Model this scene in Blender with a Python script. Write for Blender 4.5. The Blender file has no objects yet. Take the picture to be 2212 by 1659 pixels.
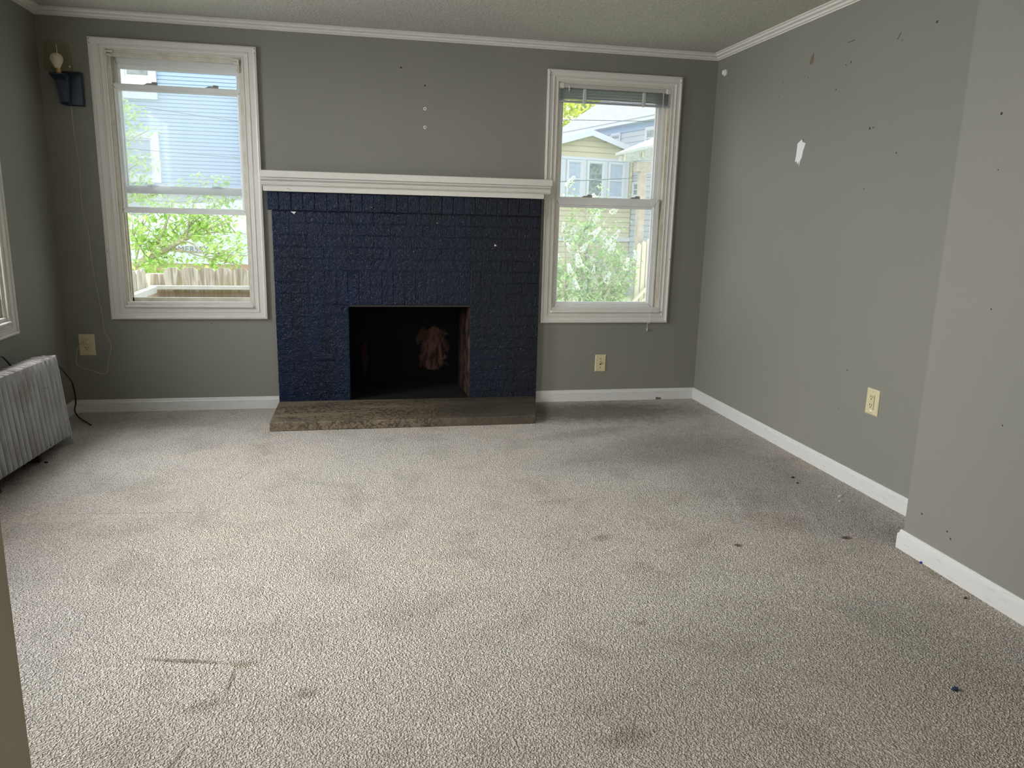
import bpy, math, random
from math import sin, cos, pi, radians as rad
from mathutils import Vector, Matrix

S = bpy.context.scene
COL = S.collection

# ------------------------------------------------------------------ camera
cd = bpy.data.cameras.new('camera'); cam = bpy.data.objects.new('camera', cd); COL.objects.link(cam)
YAW, PITCH, ROLL = 0.19972, -0.21415, 0.02444
fwd = Vector((sin(YAW)*cos(PITCH), cos(YAW)*cos(PITCH), sin(PITCH)))
r0 = Vector((cos(YAW), -sin(YAW), 0)); u0 = r0.cross(fwd)
rr = r0*cos(ROLL) + u0*sin(ROLL); uu = -r0*sin(ROLL) + u0*cos(ROLL)
M = Matrix((rr, uu, -fwd)).transposed().to_4x4(); M.translation = Vector((1.7275, -4.9643, 1.2285))
cam.matrix_world = M
cd.sensor_fit = 'HORIZONTAL'; cd.sensor_width = 36.0; cd.lens = 1650.33/2212*36.0
cd.clip_start = 0.02; cd.clip_end = 400
S.camera = cam

# ------------------------------------------------------------------ world, light, exposure
W = bpy.data.worlds.new('overcast_sky'); S.world = W; W.use_nodes = True
nt = W.node_tree; bg = nt.nodes['Background']
tc = nt.nodes.new('ShaderNodeTexCoord'); sp = nt.nodes.new('ShaderNodeSeparateXYZ'); rp = nt.nodes.new('ShaderNodeValToRGB')
nt.links.new(tc.outputs['Generated'], sp.inputs[0]); nt.links.new(sp.outputs['Z'], rp.inputs[0]); nt.links.new(rp.outputs[0], bg.inputs[0])
rp.color_ramp.elements[0].position = 0.0; rp.color_ramp.elements[0].color = (0.95, 0.98, 1, 1)
rp.color_ramp.elements[1].position = 0.9; rp.color_ramp.elements[1].color = (0.75, 0.87, 1, 1)
bg.inputs[1].default_value = 2.75
S.view_settings.view_transform = 'Standard'; S.view_settings.look = 'None'
S.view_settings.gamma = 1.0; S.view_settings.exposure = 0.0; S.view_settings.use_curve_mapping = False

def area(name, loc, direction, sx, sy, power, color, spread=180):
    l = bpy.data.lights.new(name, 'AREA'); l.shape = 'RECTANGLE'; l.size = sx; l.size_y = sy
    l.energy = power; l.color = color; l.spread = rad(spread)
    o = bpy.data.objects.new(name, l); COL.objects.link(o); o.location = loc
    o.rotation_euler = Vector(direction).to_track_quat('-Z', 'Y').to_euler()
    return o
# daylight at the left window, plus two lamps added at unseen windows as fill
area('daylight_left_front', (-0.45, -1.12, 1.50), (1, -0.10, -0.60), 0.9, 1.5, 84, (0.93, 0.96, 1.0), 140)
area('fill_left_rear', (-0.45, -2.75, 1.50), (1, 0.10, -0.52), 1.2, 1.5, 84, (0.97, 0.97, 0.98), 120)
area('fill_rear_room', (2.0, -8.3, 1.75), (0, 1, -0.55), 2.6, 1.4, 40, (1.0, 0.95, 0.84), 120)
sun = bpy.data.lights.new('hazy_sun', 'SUN'); sun.energy = 0.9; sun.angle = 0.5; sun.color = (1, 0.97, 0.9)
so = bpy.data.objects.new('hazy_sun', sun); COL.objects.link(so); so.rotation_euler = Vector((0.25, 0.35, -1)).to_track_quat('-Z', 'Y').to_euler()

# ------------------------------------------------------------------ materials
def mat(name, color, rough=0.6, metal=0.0, noise=None, bump=None, spec=None, coat=0.0):
    """noise=(scale, amount, color2, detail) bump=(scale, strength, distance)"""
    m = bpy.data.materials.new(name); m.use_nodes = True
    n = m.node_tree; b = n.nodes['Principled BSDF']
    b.inputs['Base Color'].default_value = (*color, 1); b.inputs['Roughness'].default_value = rough
    b.inputs['Metallic'].default_value = metal
    if spec is not None: b.inputs['Specular IOR Level'].default_value = spec
    if coat: b.inputs['Coat Weight'].default_value = coat; b.inputs['Coat Roughness'].default_value = 0.15
    g = n.nodes.new('ShaderNodeNewGeometry')
    if noise:
        t = n.nodes.new('ShaderNodeTexNoise'); t.inputs['Scale'].default_value = noise[0]
        t.inputs['Detail'].default_value = noise[3] if len(noise) > 3 else 4
        n.links.new(g.outputs['Position'], t.inputs['Vector'])
        r = n.nodes.new('ShaderNodeValToRGB'); a = noise[1]
        r.color_ramp.elements[0].position = 0.5 - a; r.color_ramp.elements[1].position = 0.5 + a
        r.color_ramp.elements[0].color = (*color, 1); r.color_ramp.elements[1].color = (*noise[2], 1)
        n.links.new(t.outputs['Fac'], r.inputs[0]); n.links.new(r.outputs[0], b.inputs['Base Color'])
    if bump:
        t = n.nodes.new('ShaderNodeTexNoise'); t.inputs['Scale'].default_value = bump[0]; t.inputs['Detail'].default_value = 3
        n.links.new(g.outputs['Position'], t.inputs['Vector'])
        bn = n.nodes.new('ShaderNodeBump'); bn.inputs['Strength'].default_value = bump[1]; bn.inputs['Distance'].default_value = bump[2]
        n.links.new(t.outputs['Fac'], bn.inputs['Height']); n.links.new(bn.outputs[0], b.inputs['Normal'])
    return m

class NT:
    """small helper to write node trees"""
    def __init__(s, m): s.n = m.node_tree; s.b = s.n.nodes['Principled BSDF']; s.g = s.n.nodes.new('ShaderNodeNewGeometry').outputs['Position']
    def noise(s, scale, detail=3, vec=None, dist=0.0, rough=0.5):
        t = s.n.nodes.new('ShaderNodeTexNoise'); t.inputs['Scale'].default_value = scale; t.inputs['Detail'].default_value = detail
        t.inputs['Distortion'].default_value = dist; t.inputs['Roughness'].default_value = rough
        s.n.links.new(vec or s.g, t.inputs['Vector']); return t.outputs['Fac']
    def ramp(s, fac, p0, c0, p1, c1):
        r = s.n.nodes.new('ShaderNodeValToRGB'); e = r.color_ramp.elements
        e[0].position = p0; e[1].position = p1
        e[0].color = (*c0, 1) if hasattr(c0, '__len__') else (c0, c0, c0, 1); e[1].color = (*c1, 1) if hasattr(c1, '__len__') else (c1, c1, c1, 1)
        s.n.links.new(fac, r.inputs[0]); return r.outputs[0]
    def mix(s, fac, a, b, mode='MIX'):
        m = s.n.nodes.new('ShaderNodeMix'); m.data_type = 'RGBA'; m.blend_type = mode
        for sock, v in ((m.inputs[0], fac), (m.inputs[6], a), (m.inputs[7], b)):
            if hasattr(v, 'is_linked'): s.n.links.new(v, sock)
            elif hasattr(v, '__len__'): sock.default_value = (*v, 1)
            else: sock.default_value = v
        return m.outputs[2]
    def math(s, op, a, b=None, c=None):
        m = s.n.nodes.new('ShaderNodeMath'); m.operation = op
        for i, v in enumerate((a, b, c)):
            if v is None: continue
            if hasattr(v, 'is_linked'): s.n.links.new(v, m.inputs[i])
            else: m.inputs[i].default_value = v
        return m.outputs[0]
    def mapping(s, loc=(0, 0, 0), rot=(0, 0, 0), scale=(1, 1, 1), typ='POINT'):
        m = s.n.nodes.new('ShaderNodeMapping'); m.vector_type = typ
        m.inputs['Location'].default_value = loc; m.inputs['Rotation'].default_value = rot; m.inputs['Scale'].default_value = scale
        s.n.links.new(s.g, m.inputs['Vector']); return m.outputs[0]
    def spot(s, x, y, sx, sy, ang=0.0, soft=0.6, wob=0.3):
        """1 inside an ellipse on the floor, ragged edge"""
        v = s.mapping((x, y, 0), (0, 0, ang), (sx, sy, 1e6), 'TEXTURE')
        # z ignored through the large scale
        ln = s.n.nodes.new('ShaderNodeVectorMath'); ln.operation = 'LENGTH'; s.n.links.new(v, ln.inputs[0])
        d = s.math('ADD', ln.outputs['Value'], s.math('MULTIPLY', s.math('SUBTRACT', s.noise(18, 3), 0.5), wob*2))
        return s.ramp(d, 1-soft, 1.0, 1.0, 0.0)
    def bump(s, h, strength, dist):
        b = s.n.nodes.new('ShaderNodeBump'); b.inputs['Strength'].default_value = strength; b.inputs['Distance'].default_value = dist
        s.n.links.new(h, b.inputs['Height']); s.n.links.new(b.outputs[0], s.b.inputs['Normal'])
    def color(s, c): s.n.links.new(c, s.b.inputs['Base Color'])

WALLC = (0.205, 0.197, 0.166)
m_wall = mat('grey_wall_paint', WALLC, 0.55)
k = NT(m_wall)
k.color(k.mix(k.ramp(k.noise(0.9, 3), 0.35, 0.0, 0.7, 1.0), WALLC, (0.188, 0.185, 0.150)))
k.bump(k.mix(0.5, k.noise(160, 3), k.noise(14, 4)), 0.12, 0.004)
m_ceil = mat('textured_ceiling_paint', (0.52, 0.50, 0.43), 0.9)
k = NT(m_ceil); h = k.noise(75, 5, rough=0.65); k.bump(h, 0.9, 0.012)
k.color(k.mix(k.ramp(h, 0.35, 0.0, 0.65, 1.0), (0.46, 0.445, 0.38), (0.58, 0.56, 0.49)))
m_trim = mat('white_trim_paint', (0.63, 0.605, 0.555), 0.38, noise=(9, 0.3, (0.59, 0.56, 0.505)), bump=(60, 0.08, 0.003))
m_base = mat('baseboard_paint', (0.66, 0.64, 0.60), 0.4)
k = NT(m_base)
vx = k.mapping(scale=(6, 6, 40)); sc = k.ramp(k.noise(3, 5, vx), 0.60, 0.0, 0.68, 1.0)
k.color(k.mix(k.math('MULTIPLY', sc, 0.35), (0.56, 0.55, 0.52), (0.30, 0.27, 0.24)))
m_vinyl = mat('white_vinyl', (0.72, 0.72, 0.70), 0.35, noise=(20, 0.3, (0.66, 0.66, 0.64)))
m_vinyl_dirty = mat('grimy_vinyl', (0.66, 0.63, 0.55), 0.5, noise=(14, 0.25, (0.48, 0.43, 0.33)))
m_gap = mat('dark_gap', (0.03, 0.03, 0.03), 0.8)
m_lock = mat('grey_lock_plastic', (0.27, 0.26, 0.24), 0.45)
m_alum = mat('aluminium_track', (0.40, 0.42, 0.44), 0.35, metal=0.6)
m_ivory = mat('ivory_plastic', (0.56, 0.50, 0.31), 0.4, noise=(25, 0.3, (0.53, 0.46, 0.27)))
m_ivory2 = mat('ivory_plastic_shade', (0.52, 0.46, 0.28), 0.35)
m_slot = mat('dark_slot', (0.02, 0.018, 0.012), 0.7)
m_beige = mat('tan_jamb_paint', (0.36, 0.31, 0.22), 0.5)
m_navyplastic = mat('navy_lamp_paint', (0.006, 0.012, 0.028), 0.3, noise=(40, 0.2, (0.01, 0.018, 0.04)), bump=(40, 0.1, 0.002))
m_bulb = mat('frosted_bulb', (0.62, 0.56, 0.54), 0.35)
m_brass = mat('bulb_base_brass', (0.45, 0.32, 0.15), 0.4, metal=0.7)
m_cordw = mat('cream_cord', (0.34, 0.32, 0.26), 0.5)
m_cordb = mat('black_cord', (0.006, 0.006, 0.007), 0.35)
m_blindg = mat('grey_blind_slats', (0.34, 0.36, 0.38), 0.4)
m_blindw = mat('blind_rail_metal', (0.45, 0.44, 0.40), 0.4)
m_clip = mat('clear_blind_clip', (0.48, 0.48, 0.46), 0.3)
m_white = mat('plain_white', (0.72, 0.70, 0.66), 0.5)
m_putty = mat('white_spackle', (0.72, 0.70, 0.68), 0.9, bump=(120, 0.5, 0.002))
m_hole = mat('nail_hole_dark', (0.03, 0.025, 0.02), 0.9)
m_brownpaper = mat('torn_brown_paper', (0.15, 0.10, 0.07), 0.9)
m_chip = mat('dark_debris', (0.02, 0.017, 0.015), 0.9)
m_chipw = mat('pale_debris', (0.6, 0.58, 0.55), 0.9)
m_chipb = mat('blue_debris', (0.03, 0.02, 0.30), 0.6)
m_chipn = mat('navy_debris', (0.01, 0.03, 0.07), 0.5)

# carpet
m_carpet = mat('cream_loop_carpet', (0.46, 0.42, 0.37), 0.95, spec=0.1)
k = NT(m_carpet)
warp = k.n.nodes.new('ShaderNodeVectorMath'); warp.operation = 'ADD'
wn = k.n.nodes.new('ShaderNodeTexNoise'); wn.inputs['Scale'].default_value = 50; k.n.links.new(k.g, wn.inputs['Vector'])
wsc = k.n.nodes.new('ShaderNodeVectorMath'); wsc.operation = 'SCALE'; wsc.inputs['Scale'].default_value = 0.014
k.n.links.new(wn.outputs['Color'], wsc.inputs[0]); k.n.links.new(k.g, warp.inputs[0]); k.n.links.new(wsc.outputs[0], warp.inputs[1])
vo = k.n.nodes.new('ShaderNodeTexVoronoi'); vo.feature = 'SMOOTH_F1'; vo.inputs['Scale'].default_value = 185; vo.inputs['Smoothness'].default_value = 0.35
k.n.links.new(warp.outputs[0], vo.inputs['Vector'])
loops = k.ramp(vo.outputs['Distance'], 0.1, 1.0, 0.75, 0.0)
fine = k.noise(420, 2)
tuft = k.noise(95, 2, dist=0.6)
hgt = k.math('ADD', k.math('MULTIPLY', loops, 0.7), k.math('ADD', k.math('MULTIPLY', fine, 0.3), k.math('MULTIPLY', tuft, 0.75)))
big = k.noise(0.85, 4, dist=0.3)
mid = k.noise(4.5, 5, dist=0.5)
base = k.mix(k.ramp(big, 0.38, 0.0, 0.62, 1.0), (0.66, 0.59, 0.515), (0.61, 0.57, 0.51))
base = k.mix(k.ramp(mid, 0.50, 0.0, 0.78, 0.75), base, (0.43, 0.395, 0.34))
# soiled places, some with painted shade: along the fireplace, by the right wall, old furniture marks
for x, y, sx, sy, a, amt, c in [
    (3.25, -0.32, 0.85, 0.34, 0.0, 0.80, (0.17, 0.15, 0.115)), (3.3, -1.2, 0.8, 0.30, 0.25, 0.42, (0.24, 0.22, 0.18)),  # first spot: back right corner, dirt deepened with painted shade
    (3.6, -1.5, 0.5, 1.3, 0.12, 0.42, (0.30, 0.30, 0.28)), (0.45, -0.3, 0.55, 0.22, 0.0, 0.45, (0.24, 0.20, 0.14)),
    (2.9, -3.3, 1.0, 0.55, 0.2, 0.32, (0.28, 0.25, 0.21)), (2.65, -2.27, 0.06, 0.035, 0.4, 0.5, (0.22, 0.15, 0.09)),
    (3.162, -2.412, 0.022, 0.02, 0, 0.8, (0.10, 0.06, 0.05)), (3.635, -2.407, 0.03, 0.02, 0, 0.85, (0.09, 0.055, 0.045)),
    (3.30, -3.38, 0.012, 0.01, 0, 0.9, (0.03, 0.05, 0.06)), (2.567, -2.91, 0.03, 0.02, 0, 0.45, (0.2, 0.15, 0.1)),
    (1.24, -2.915, 0.15, 0.009, -0.24, 0.75, (0.24, 0.19, 0.12)), (1.372, -3.03, 0.008, 0.09, -0.06, 0.6, (0.24, 0.18, 0.12)),
    (1.39, -2.955, 0.045, 0.025, 0, 0.5, (0.26, 0.20, 0.13)), (1.33, -3.13, 0.07, 0.035, 0.2, 0.35, (0.26, 0.20, 0.14)),
    (1.571, -3.122, 0.045, 0.03, 0.8, 0.45, (0.24, 0.18, 0.12)), (1.30, -3.32, 0.01, 0.06, -0.3, 0.5, (0.22, 0.17, 0.12)),
    (2.35, -3.42, 0.09, 0.05, 0.2, 0.4, (0.25, 0.19, 0.13)), (3.45, -2.2, 0.30, 0.12, -0.4, 0.18, (0.30, 0.22, 0.18)),
    (0.55, -2.6, 0.9, 0.8, 0.3, 0.30, (0.33, 0.335, 0.34)), (3.83, -2.75, 0.10, 0.35, 0.0, 0.5, (0.26, 0.20, 0.12)),
    (0.10, -1.2, 0.16, 0.60, 0.0, 0.7, (0.10, 0.07, 0.06)), (3.0, -0.8, 0.45, 0.10, 0.3, 0.35, (0.24, 0.20, 0.15)),  # first spot: shade beneath the radiator painted into the carpet
]:
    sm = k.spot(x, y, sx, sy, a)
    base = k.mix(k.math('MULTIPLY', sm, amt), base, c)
# pale streaks towards the bump and across the left side
for x, y, sx, sy, a in [(3.35, -2.0, 0.03, 0.5, -0.32), (3.62, -2.15, 0.03, 0.45, -0.3), (0.85, -1.70, 0.45, 0.035, -0.12)]:
    base = k.mix(k.math('MULTIPLY', k.spot(x, y, sx, sy, a), 0.45), base, (0.62, 0.60, 0.57))
speck = k.ramp(hgt, 0.55, 0.0, 1.15, 1.0)
dark = k.mix(1.0, base, (0.66, 0.64, 0.61), 'MULTIPLY'); light = k.mix(1.0, base, (1.13, 1.12, 1.12), 'MULTIPLY')  # pile hollows painted darker and loop tops lighter, like shading
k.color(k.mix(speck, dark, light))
dent = k.math('ADD', k.spot(1.24, -2.915, 0.15, 0.010, -0.24, wob=0.1), k.spot(0.78, -1.745, 0.5, 0.012, -0.1, wob=0.1))
k.bump(k.math('SUBTRACT', hgt, k.math('MULTIPLY', dent, 1.2)), 1.0, 0.009)

# painted brick
m_brick = mat('navy_painted_brick', (0.006, 0.012, 0.032), 0.15, spec=0.28)
k = NT(m_brick)
dr = k.noise(2.2, 3, k.mapping(scale=(3.2, 1, 0.6)))
c = k.mix(k.ramp(dr, 0.35, 0.0, 0.68, 1.0), (0.0015, 0.0055, 0.017), (0.0025, 0.010, 0.038))
sx = k.n.nodes.new('ShaderNodeSeparateXYZ'); k.n.links.new(k.g, sx.inputs[0])
right = k.ramp(k.math('MULTIPLY', sx.outputs['X'], 0.3), 0.52, 0.0, 0.80, 1.0)   # greyer and rougher towards the right window
c = k.mix(k.math('MULTIPLY', right, 0.8), c, (0.006, 0.008, 0.013))
chipn = k.ramp(k.noise(95, 2), 0.745, 0.0, 0.76, 1.0)
k.color(k.mix(chipn, c, (0.3, 0.3, 0.3)))
k.n.links.new(k.ramp(right, 0.0, 0.15, 1.0, 0.42), k.b.inputs['Roughness'])
pe = k.noise(130, 3, k.mapping(scale=(1, 1, 0.75)), dist=0.8)
k.bump(k.math('ADD', k.math('MULTIPLY', pe, 0.8), k.math('MULTIPLY', k.noise(38, 3), 0.8)), 0.9, 0.008)
# hearth stone
m_hearth = mat('brown_speckled_hearth_stone', (0.2, 0.17, 0.12), 0.55)
k = NT(m_hearth)
v2 = k.n.nodes.new('ShaderNodeTexVoronoi'); v2.feature = 'DISTANCE_TO_EDGE'; v2.inputs['Scale'].default_value = 70; k.n.links.new(k.g, v2.inputs['Vector'])
a1 = k.noise(36, 5, dist=1.5); a2 = k.noise(3.2, 3, dist=0.6)
dk = k.mix(k.ramp(a2, 0.4, 0.0, 0.6, 1.0), (0.030, 0.022, 0.014), (0.060, 0.044, 0.026)); lt = k.mix(k.ramp(a2, 0.35, 0.0, 0.65, 1.0), (0.145, 0.113, 0.075), (0.20, 0.155, 0.10))
sxh = k.n.nodes.new('ShaderNodeSeparateXYZ'); k.n.links.new(k.g, sxh.inputs[0])
cc = k.mix(k.ramp(a1, 0.42, 0.0, 0.56, 1.0), dk, lt)
vein = k.ramp(k.noise(1.6, 2, k.mapping(rot=(0, 0, 0.35), scale=(0.6, 5, 1)), dist=0.5), 0.58, 0.0, 0.64, 0.55)
cc = k.mix(vein, cc, (0.21, 0.165, 0.105))
deeper = k.ramp(k.math('MULTIPLY', sxh.outputs['X'], 0.3), 0.55, 0.0, 0.72, 1.0)  # stone gets darker towards the right end
cc = k.mix(k.math('MULTIPLY', deeper, 0.75), cc, (0.035, 0.029, 0.020))
k.color(cc); k.bump(a1, 0.5, 0.003)
# firebox
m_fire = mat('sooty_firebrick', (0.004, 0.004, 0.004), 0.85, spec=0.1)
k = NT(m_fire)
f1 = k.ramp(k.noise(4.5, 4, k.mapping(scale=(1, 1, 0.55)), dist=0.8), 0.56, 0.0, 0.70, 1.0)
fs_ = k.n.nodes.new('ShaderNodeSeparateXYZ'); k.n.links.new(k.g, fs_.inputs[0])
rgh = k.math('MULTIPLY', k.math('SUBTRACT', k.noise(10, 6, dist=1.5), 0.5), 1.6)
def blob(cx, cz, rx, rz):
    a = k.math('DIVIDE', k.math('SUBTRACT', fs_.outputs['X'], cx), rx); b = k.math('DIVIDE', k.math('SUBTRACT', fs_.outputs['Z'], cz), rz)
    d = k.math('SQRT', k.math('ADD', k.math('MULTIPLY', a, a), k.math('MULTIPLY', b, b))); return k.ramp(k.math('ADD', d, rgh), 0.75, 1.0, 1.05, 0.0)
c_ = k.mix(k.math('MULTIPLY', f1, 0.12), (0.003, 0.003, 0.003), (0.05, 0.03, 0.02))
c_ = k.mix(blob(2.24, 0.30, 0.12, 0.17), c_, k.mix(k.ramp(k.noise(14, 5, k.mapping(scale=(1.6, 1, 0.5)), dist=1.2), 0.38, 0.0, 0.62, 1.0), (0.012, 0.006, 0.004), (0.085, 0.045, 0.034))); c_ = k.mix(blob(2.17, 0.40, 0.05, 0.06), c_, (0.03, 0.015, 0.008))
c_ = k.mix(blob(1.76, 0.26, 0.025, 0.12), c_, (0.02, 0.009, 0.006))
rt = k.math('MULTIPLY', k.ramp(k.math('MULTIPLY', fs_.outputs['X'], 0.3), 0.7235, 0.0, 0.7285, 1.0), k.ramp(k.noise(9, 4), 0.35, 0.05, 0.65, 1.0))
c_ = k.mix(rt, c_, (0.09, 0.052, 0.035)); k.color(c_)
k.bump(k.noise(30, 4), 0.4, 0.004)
m_firef = mat('sooty_firebox_floor', (0.006, 0.0055, 0.005), 0.95, noise=(20, 0.3, (0.02, 0.018, 0.014)), spec=0.1)
# radiator
m_rad = mat('dull_silver_radiator_paint', (0.33, 0.335, 0.335), 0.42, metal=0.0)
k = NT(m_rad)
st = k.noise(7, 5, k.mapping(scale=(3, 3, 0.8)), dist=0.4)
c = k.mix(k.ramp(st, 0.42, 0.0, 0.72, 1.0), (0.45, 0.46, 0.47), (0.30, 0.285, 0.265))
ru = k.ramp(k.noise(60, 4), 0.68, 0.0, 0.72, 1.0); c = k.mix(k.math('MULTIPLY', ru, 0.8), c, (0.06, 0.035, 0.025))
sz = k.n.nodes.new('ShaderNodeSeparateXYZ'); k.n.links.new(k.g, sz.inputs[0])
topm = k.math('MULTIPLY', k.ramp(sz.outputs['Z'], 0.462, 0.0, 0.482, 1.0), k.ramp(k.noise(45, 4), 0.40, 0.3, 0.62, 1.0))
c = k.mix(topm, c, k.mix(k.ramp(k.noise(38, 4), 0.4, 0.0, 0.6, 1.0), (0.13, 0.06, 0.035), (0.42, 0.33, 0.24)))
k.color(c); k.bump(k.noise(90, 4), 0.25, 0.003)
m_under = mat('rusty_underside', (0.03, 0.02, 0.015), 0.9)

def glass_mat(name, haze, tint=(1, 1, 1), gloss=0.12, hcol=(0.72, 0.78, 0.80)):
    m = bpy.data.materials.new(name); m.use_nodes = True; n = m.node_tree; n.nodes.clear()
    o = n.nodes.new('ShaderNodeOutputMaterial'); t = n.nodes.new('ShaderNodeBsdfTransparent'); t.inputs[0].default_value = (*tint, 1)
    g = n.nodes.new('ShaderNodeBsdfGlossy'); g.inputs['Roughness'].default_value = 0.02
    f = n.nodes.new('ShaderNodeLayerWeight'); f.inputs[0].default_value = 0.5
    pw = n.nodes.new('ShaderNodeMath'); pw.operation = 'POWER'; pw.inputs[1].default_value = 4.0; n.links.new(f.outputs['Facing'], pw.inputs[0])
    mul = n.nodes.new('ShaderNodeMath'); mul.operation = 'MULTIPLY_ADD'; mul.inputs[1].default_value = gloss*4; mul.inputs[2].default_value = 0.035
    n.links.new(pw.outputs[0], mul.inputs[0])
    mx = n.nodes.new('ShaderNodeMixShader'); n.links.new(mul.outputs[0], mx.inputs[0]); n.links.new(t.outputs[0], mx.inputs[1]); n.links.new(g.outputs[0], mx.inputs[2])
    out = mx.outputs[0]
    if haze:
        d = n.nodes.new('ShaderNodeBsdfTranslucent'); d.inputs[0].default_value = (*hcol, 1)
        ge = n.nodes.new('ShaderNodeNewGeometry'); no = n.nodes.new('ShaderNodeTexNoise'); no.inputs['Scale'].default_value = 3.5; no.inputs['Detail'].default_value = 4
        n.links.new(ge.outputs['Position'], no.inputs['Vector'])
        r = n.nodes.new('ShaderNodeMapRange'); r.inputs[1].default_value = 0.3; r.inputs[2].default_value = 0.7; r.inputs[3].default_value = haze*0.75; r.inputs[4].default_value = haze*1.25
        n.links.new(no.outputs['Fac'], r.inputs[0])
        m2 = n.nodes.new('ShaderNodeMixShader'); n.links.new(r.outputs[0], m2.inputs[0]); n.links.new(out, m2.inputs[1]); n.links.new(d.outputs[0], m2.inputs[2]); out = m2.outputs[0]
    n.links.new(out, o.inputs[0]); return m
m_glass_dirty = glass_mat('dusty_window_glass', 0.20)
m_glass_clear = glass_mat('clean_window_glass', 0.07)
m_amber = glass_mat('amber_shade_glass', 0.0, (0.90, 0.86, 0.74), 0.26)

# outdoors
m_bluesiding = mat('pale_blue_siding', (0.32, 0.43, 0.58), 0.6)
m_whitesiding = mat('white_siding', (0.46, 0.48, 0.52), 0.6)
m_extwhite = mat('white_exterior_trim', (0.55, 0.57, 0.61), 0.5)
m_yellow = mat('cream_yellow_siding', (0.56, 0.51, 0.33), 0.7, noise=(2, 0.3, (0.52, 0.47, 0.31)))
m_tan = mat('tan_clapboard', (0.52, 0.47, 0.35), 0.8, noise=(3, 0.3, (0.56, 0.51, 0.38)))
m_roof = mat('grey_roof_shingles', (0.33, 0.32, 0.335), 0.9, noise=(5, 0.2, (0.42, 0.41, 0.42)))
m_pane = mat('dark_house_pane', (0.10, 0.13, 0.13), 0.15, noise=(9, 0.15, (0.25, 0.28, 0.26)))
m_curtain = mat('pale_blue_curtain', (0.30, 0.36, 0.46), 0.7, noise=(7, 0.25, (0.40, 0.45, 0.54)))
m_fence = mat('weathered_fence_wood', (0.50, 0.44, 0.34), 0.85)
k = NT(m_fence)
gr = k.noise(4.5, 6, k.mapping(scale=(5, 5, 0.55)), dist=1.6)
c = k.mix(k.ramp(gr, 0.38, 0.0, 0.60, 1.0), (0.34, 0.28, 0.19), (0.68, 0.63, 0.52))
sz = k.n.nodes.new('ShaderNodeSeparateXYZ'); k.n.links.new(k.g, sz.inputs[0])
mossy = k.math('MULTIPLY', k.ramp(k.noise(5, 4), 0.45, 0.0, 0.6, 1.0), k.ramp(sz.outputs['Z'], 0.60, 1.0, 0.70, 0.0))
c = k.mix(k.math('MULTIPLY', mossy, 0.5), c, (0.34, 0.34, 0.14)); lowb = k.ramp(sz.outputs['Z'], 0.55, 1.0, 0.57, 0.0)
c = k.mix(k.math('MULTIPLY', lowb, 0.75), c, (0.26, 0.16, 0.11)); k.color(c)
m_rail = mat('grey_rail_wood', (0.56, 0.54, 0.49), 0.8, noise=(12, 0.3, (0.72, 0.69, 0.62)))
m_bark = mat('pale_bark', (0.42, 0.36, 0.28), 0.9, noise=(15, 0.3, (0.55, 0.48, 0.38)))
m_hull = mat('white_boat_hull', (0.60, 0.63, 0.68), 0.3)
m_hullred = mat('red_boat_bottom', (0.52, 0.34, 0.30), 0.6)
m_letter = mat('grey_lettering', (0.16, 0.17, 0.19), 0.6)
m_wire = mat('utility_wire', (0.08, 0.09, 0.10), 0.7)
m_ground = mat('lawn', (0.30, 0.42, 0.14), 0.95, noise=(3, 0.3, (0.52, 0.52, 0.36)))
m_porchwood = mat('aged_porch_wood', (0.40, 0.33, 0.26), 0.85, noise=(14, 0.3, (0.60, 0.53, 0.45)))
m_porchroof = mat('mossy_porch_roof', (0.42, 0.44, 0.40), 0.9, noise=(22, 0.2, (0.62, 0.64, 0.62)))
m_palewood = mat('pale_painted_wood', (0.74, 0.66, 0.52), 0.7)
m_brickout = mat('outer_wall_siding', (0.6, 0.6, 0.58), 0.8)

def leaf_mat(name, c1, c2, trans=0.5):
    m = bpy.data.materials.new(name); m.use_nodes = True; n = m.node_tree; n.nodes.clear()
    o = n.nodes.new('ShaderNodeOutputMaterial'); g = n.nodes.new('ShaderNodeNewGeometry')
    r = n.nodes.new('ShaderNodeValToRGB'); r.color_ramp.elements[0].color = (*c1, 1); r.color_ramp.elements[1].color = (*c2, 1)
    n.links.new(g.outputs['Random Per Island'], r.inputs[0])
    d = n.nodes.new('ShaderNodeBsdfDiffuse'); t = n.nodes.new('ShaderNodeBsdfTranslucent'); x = n.nodes.new('ShaderNodeMixShader'); x.inputs[0].default_value = trans
    n.links.new(r.outputs[0], d.inputs[0]); n.links.new(r.outputs[0], t.inputs[0]); n.links.new(d.outputs[0], x.inputs[1]); n.links.new(t.outputs[0], x.inputs[2])
    n.links.new(x.outputs[0], o.inputs[0]); return m
m_leaf = leaf_mat('spring_leaves', (0.30, 0.52, 0.12), (0.74, 0.86, 0.36))
m_leaf2 = leaf_mat('lilac_leaves', (0.27, 0.44, 0.16), (0.66, 0.78, 0.44))
m_leaf3 = leaf_mat('yellow_green_leaves', (0.45, 0.62, 0.06), (0.98, 0.92, 0.15))
m_flower = leaf_mat('white_lilac_petals', (0.86, 0.88, 0.80), (0.98, 0.98, 0.95), 0.3)

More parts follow.
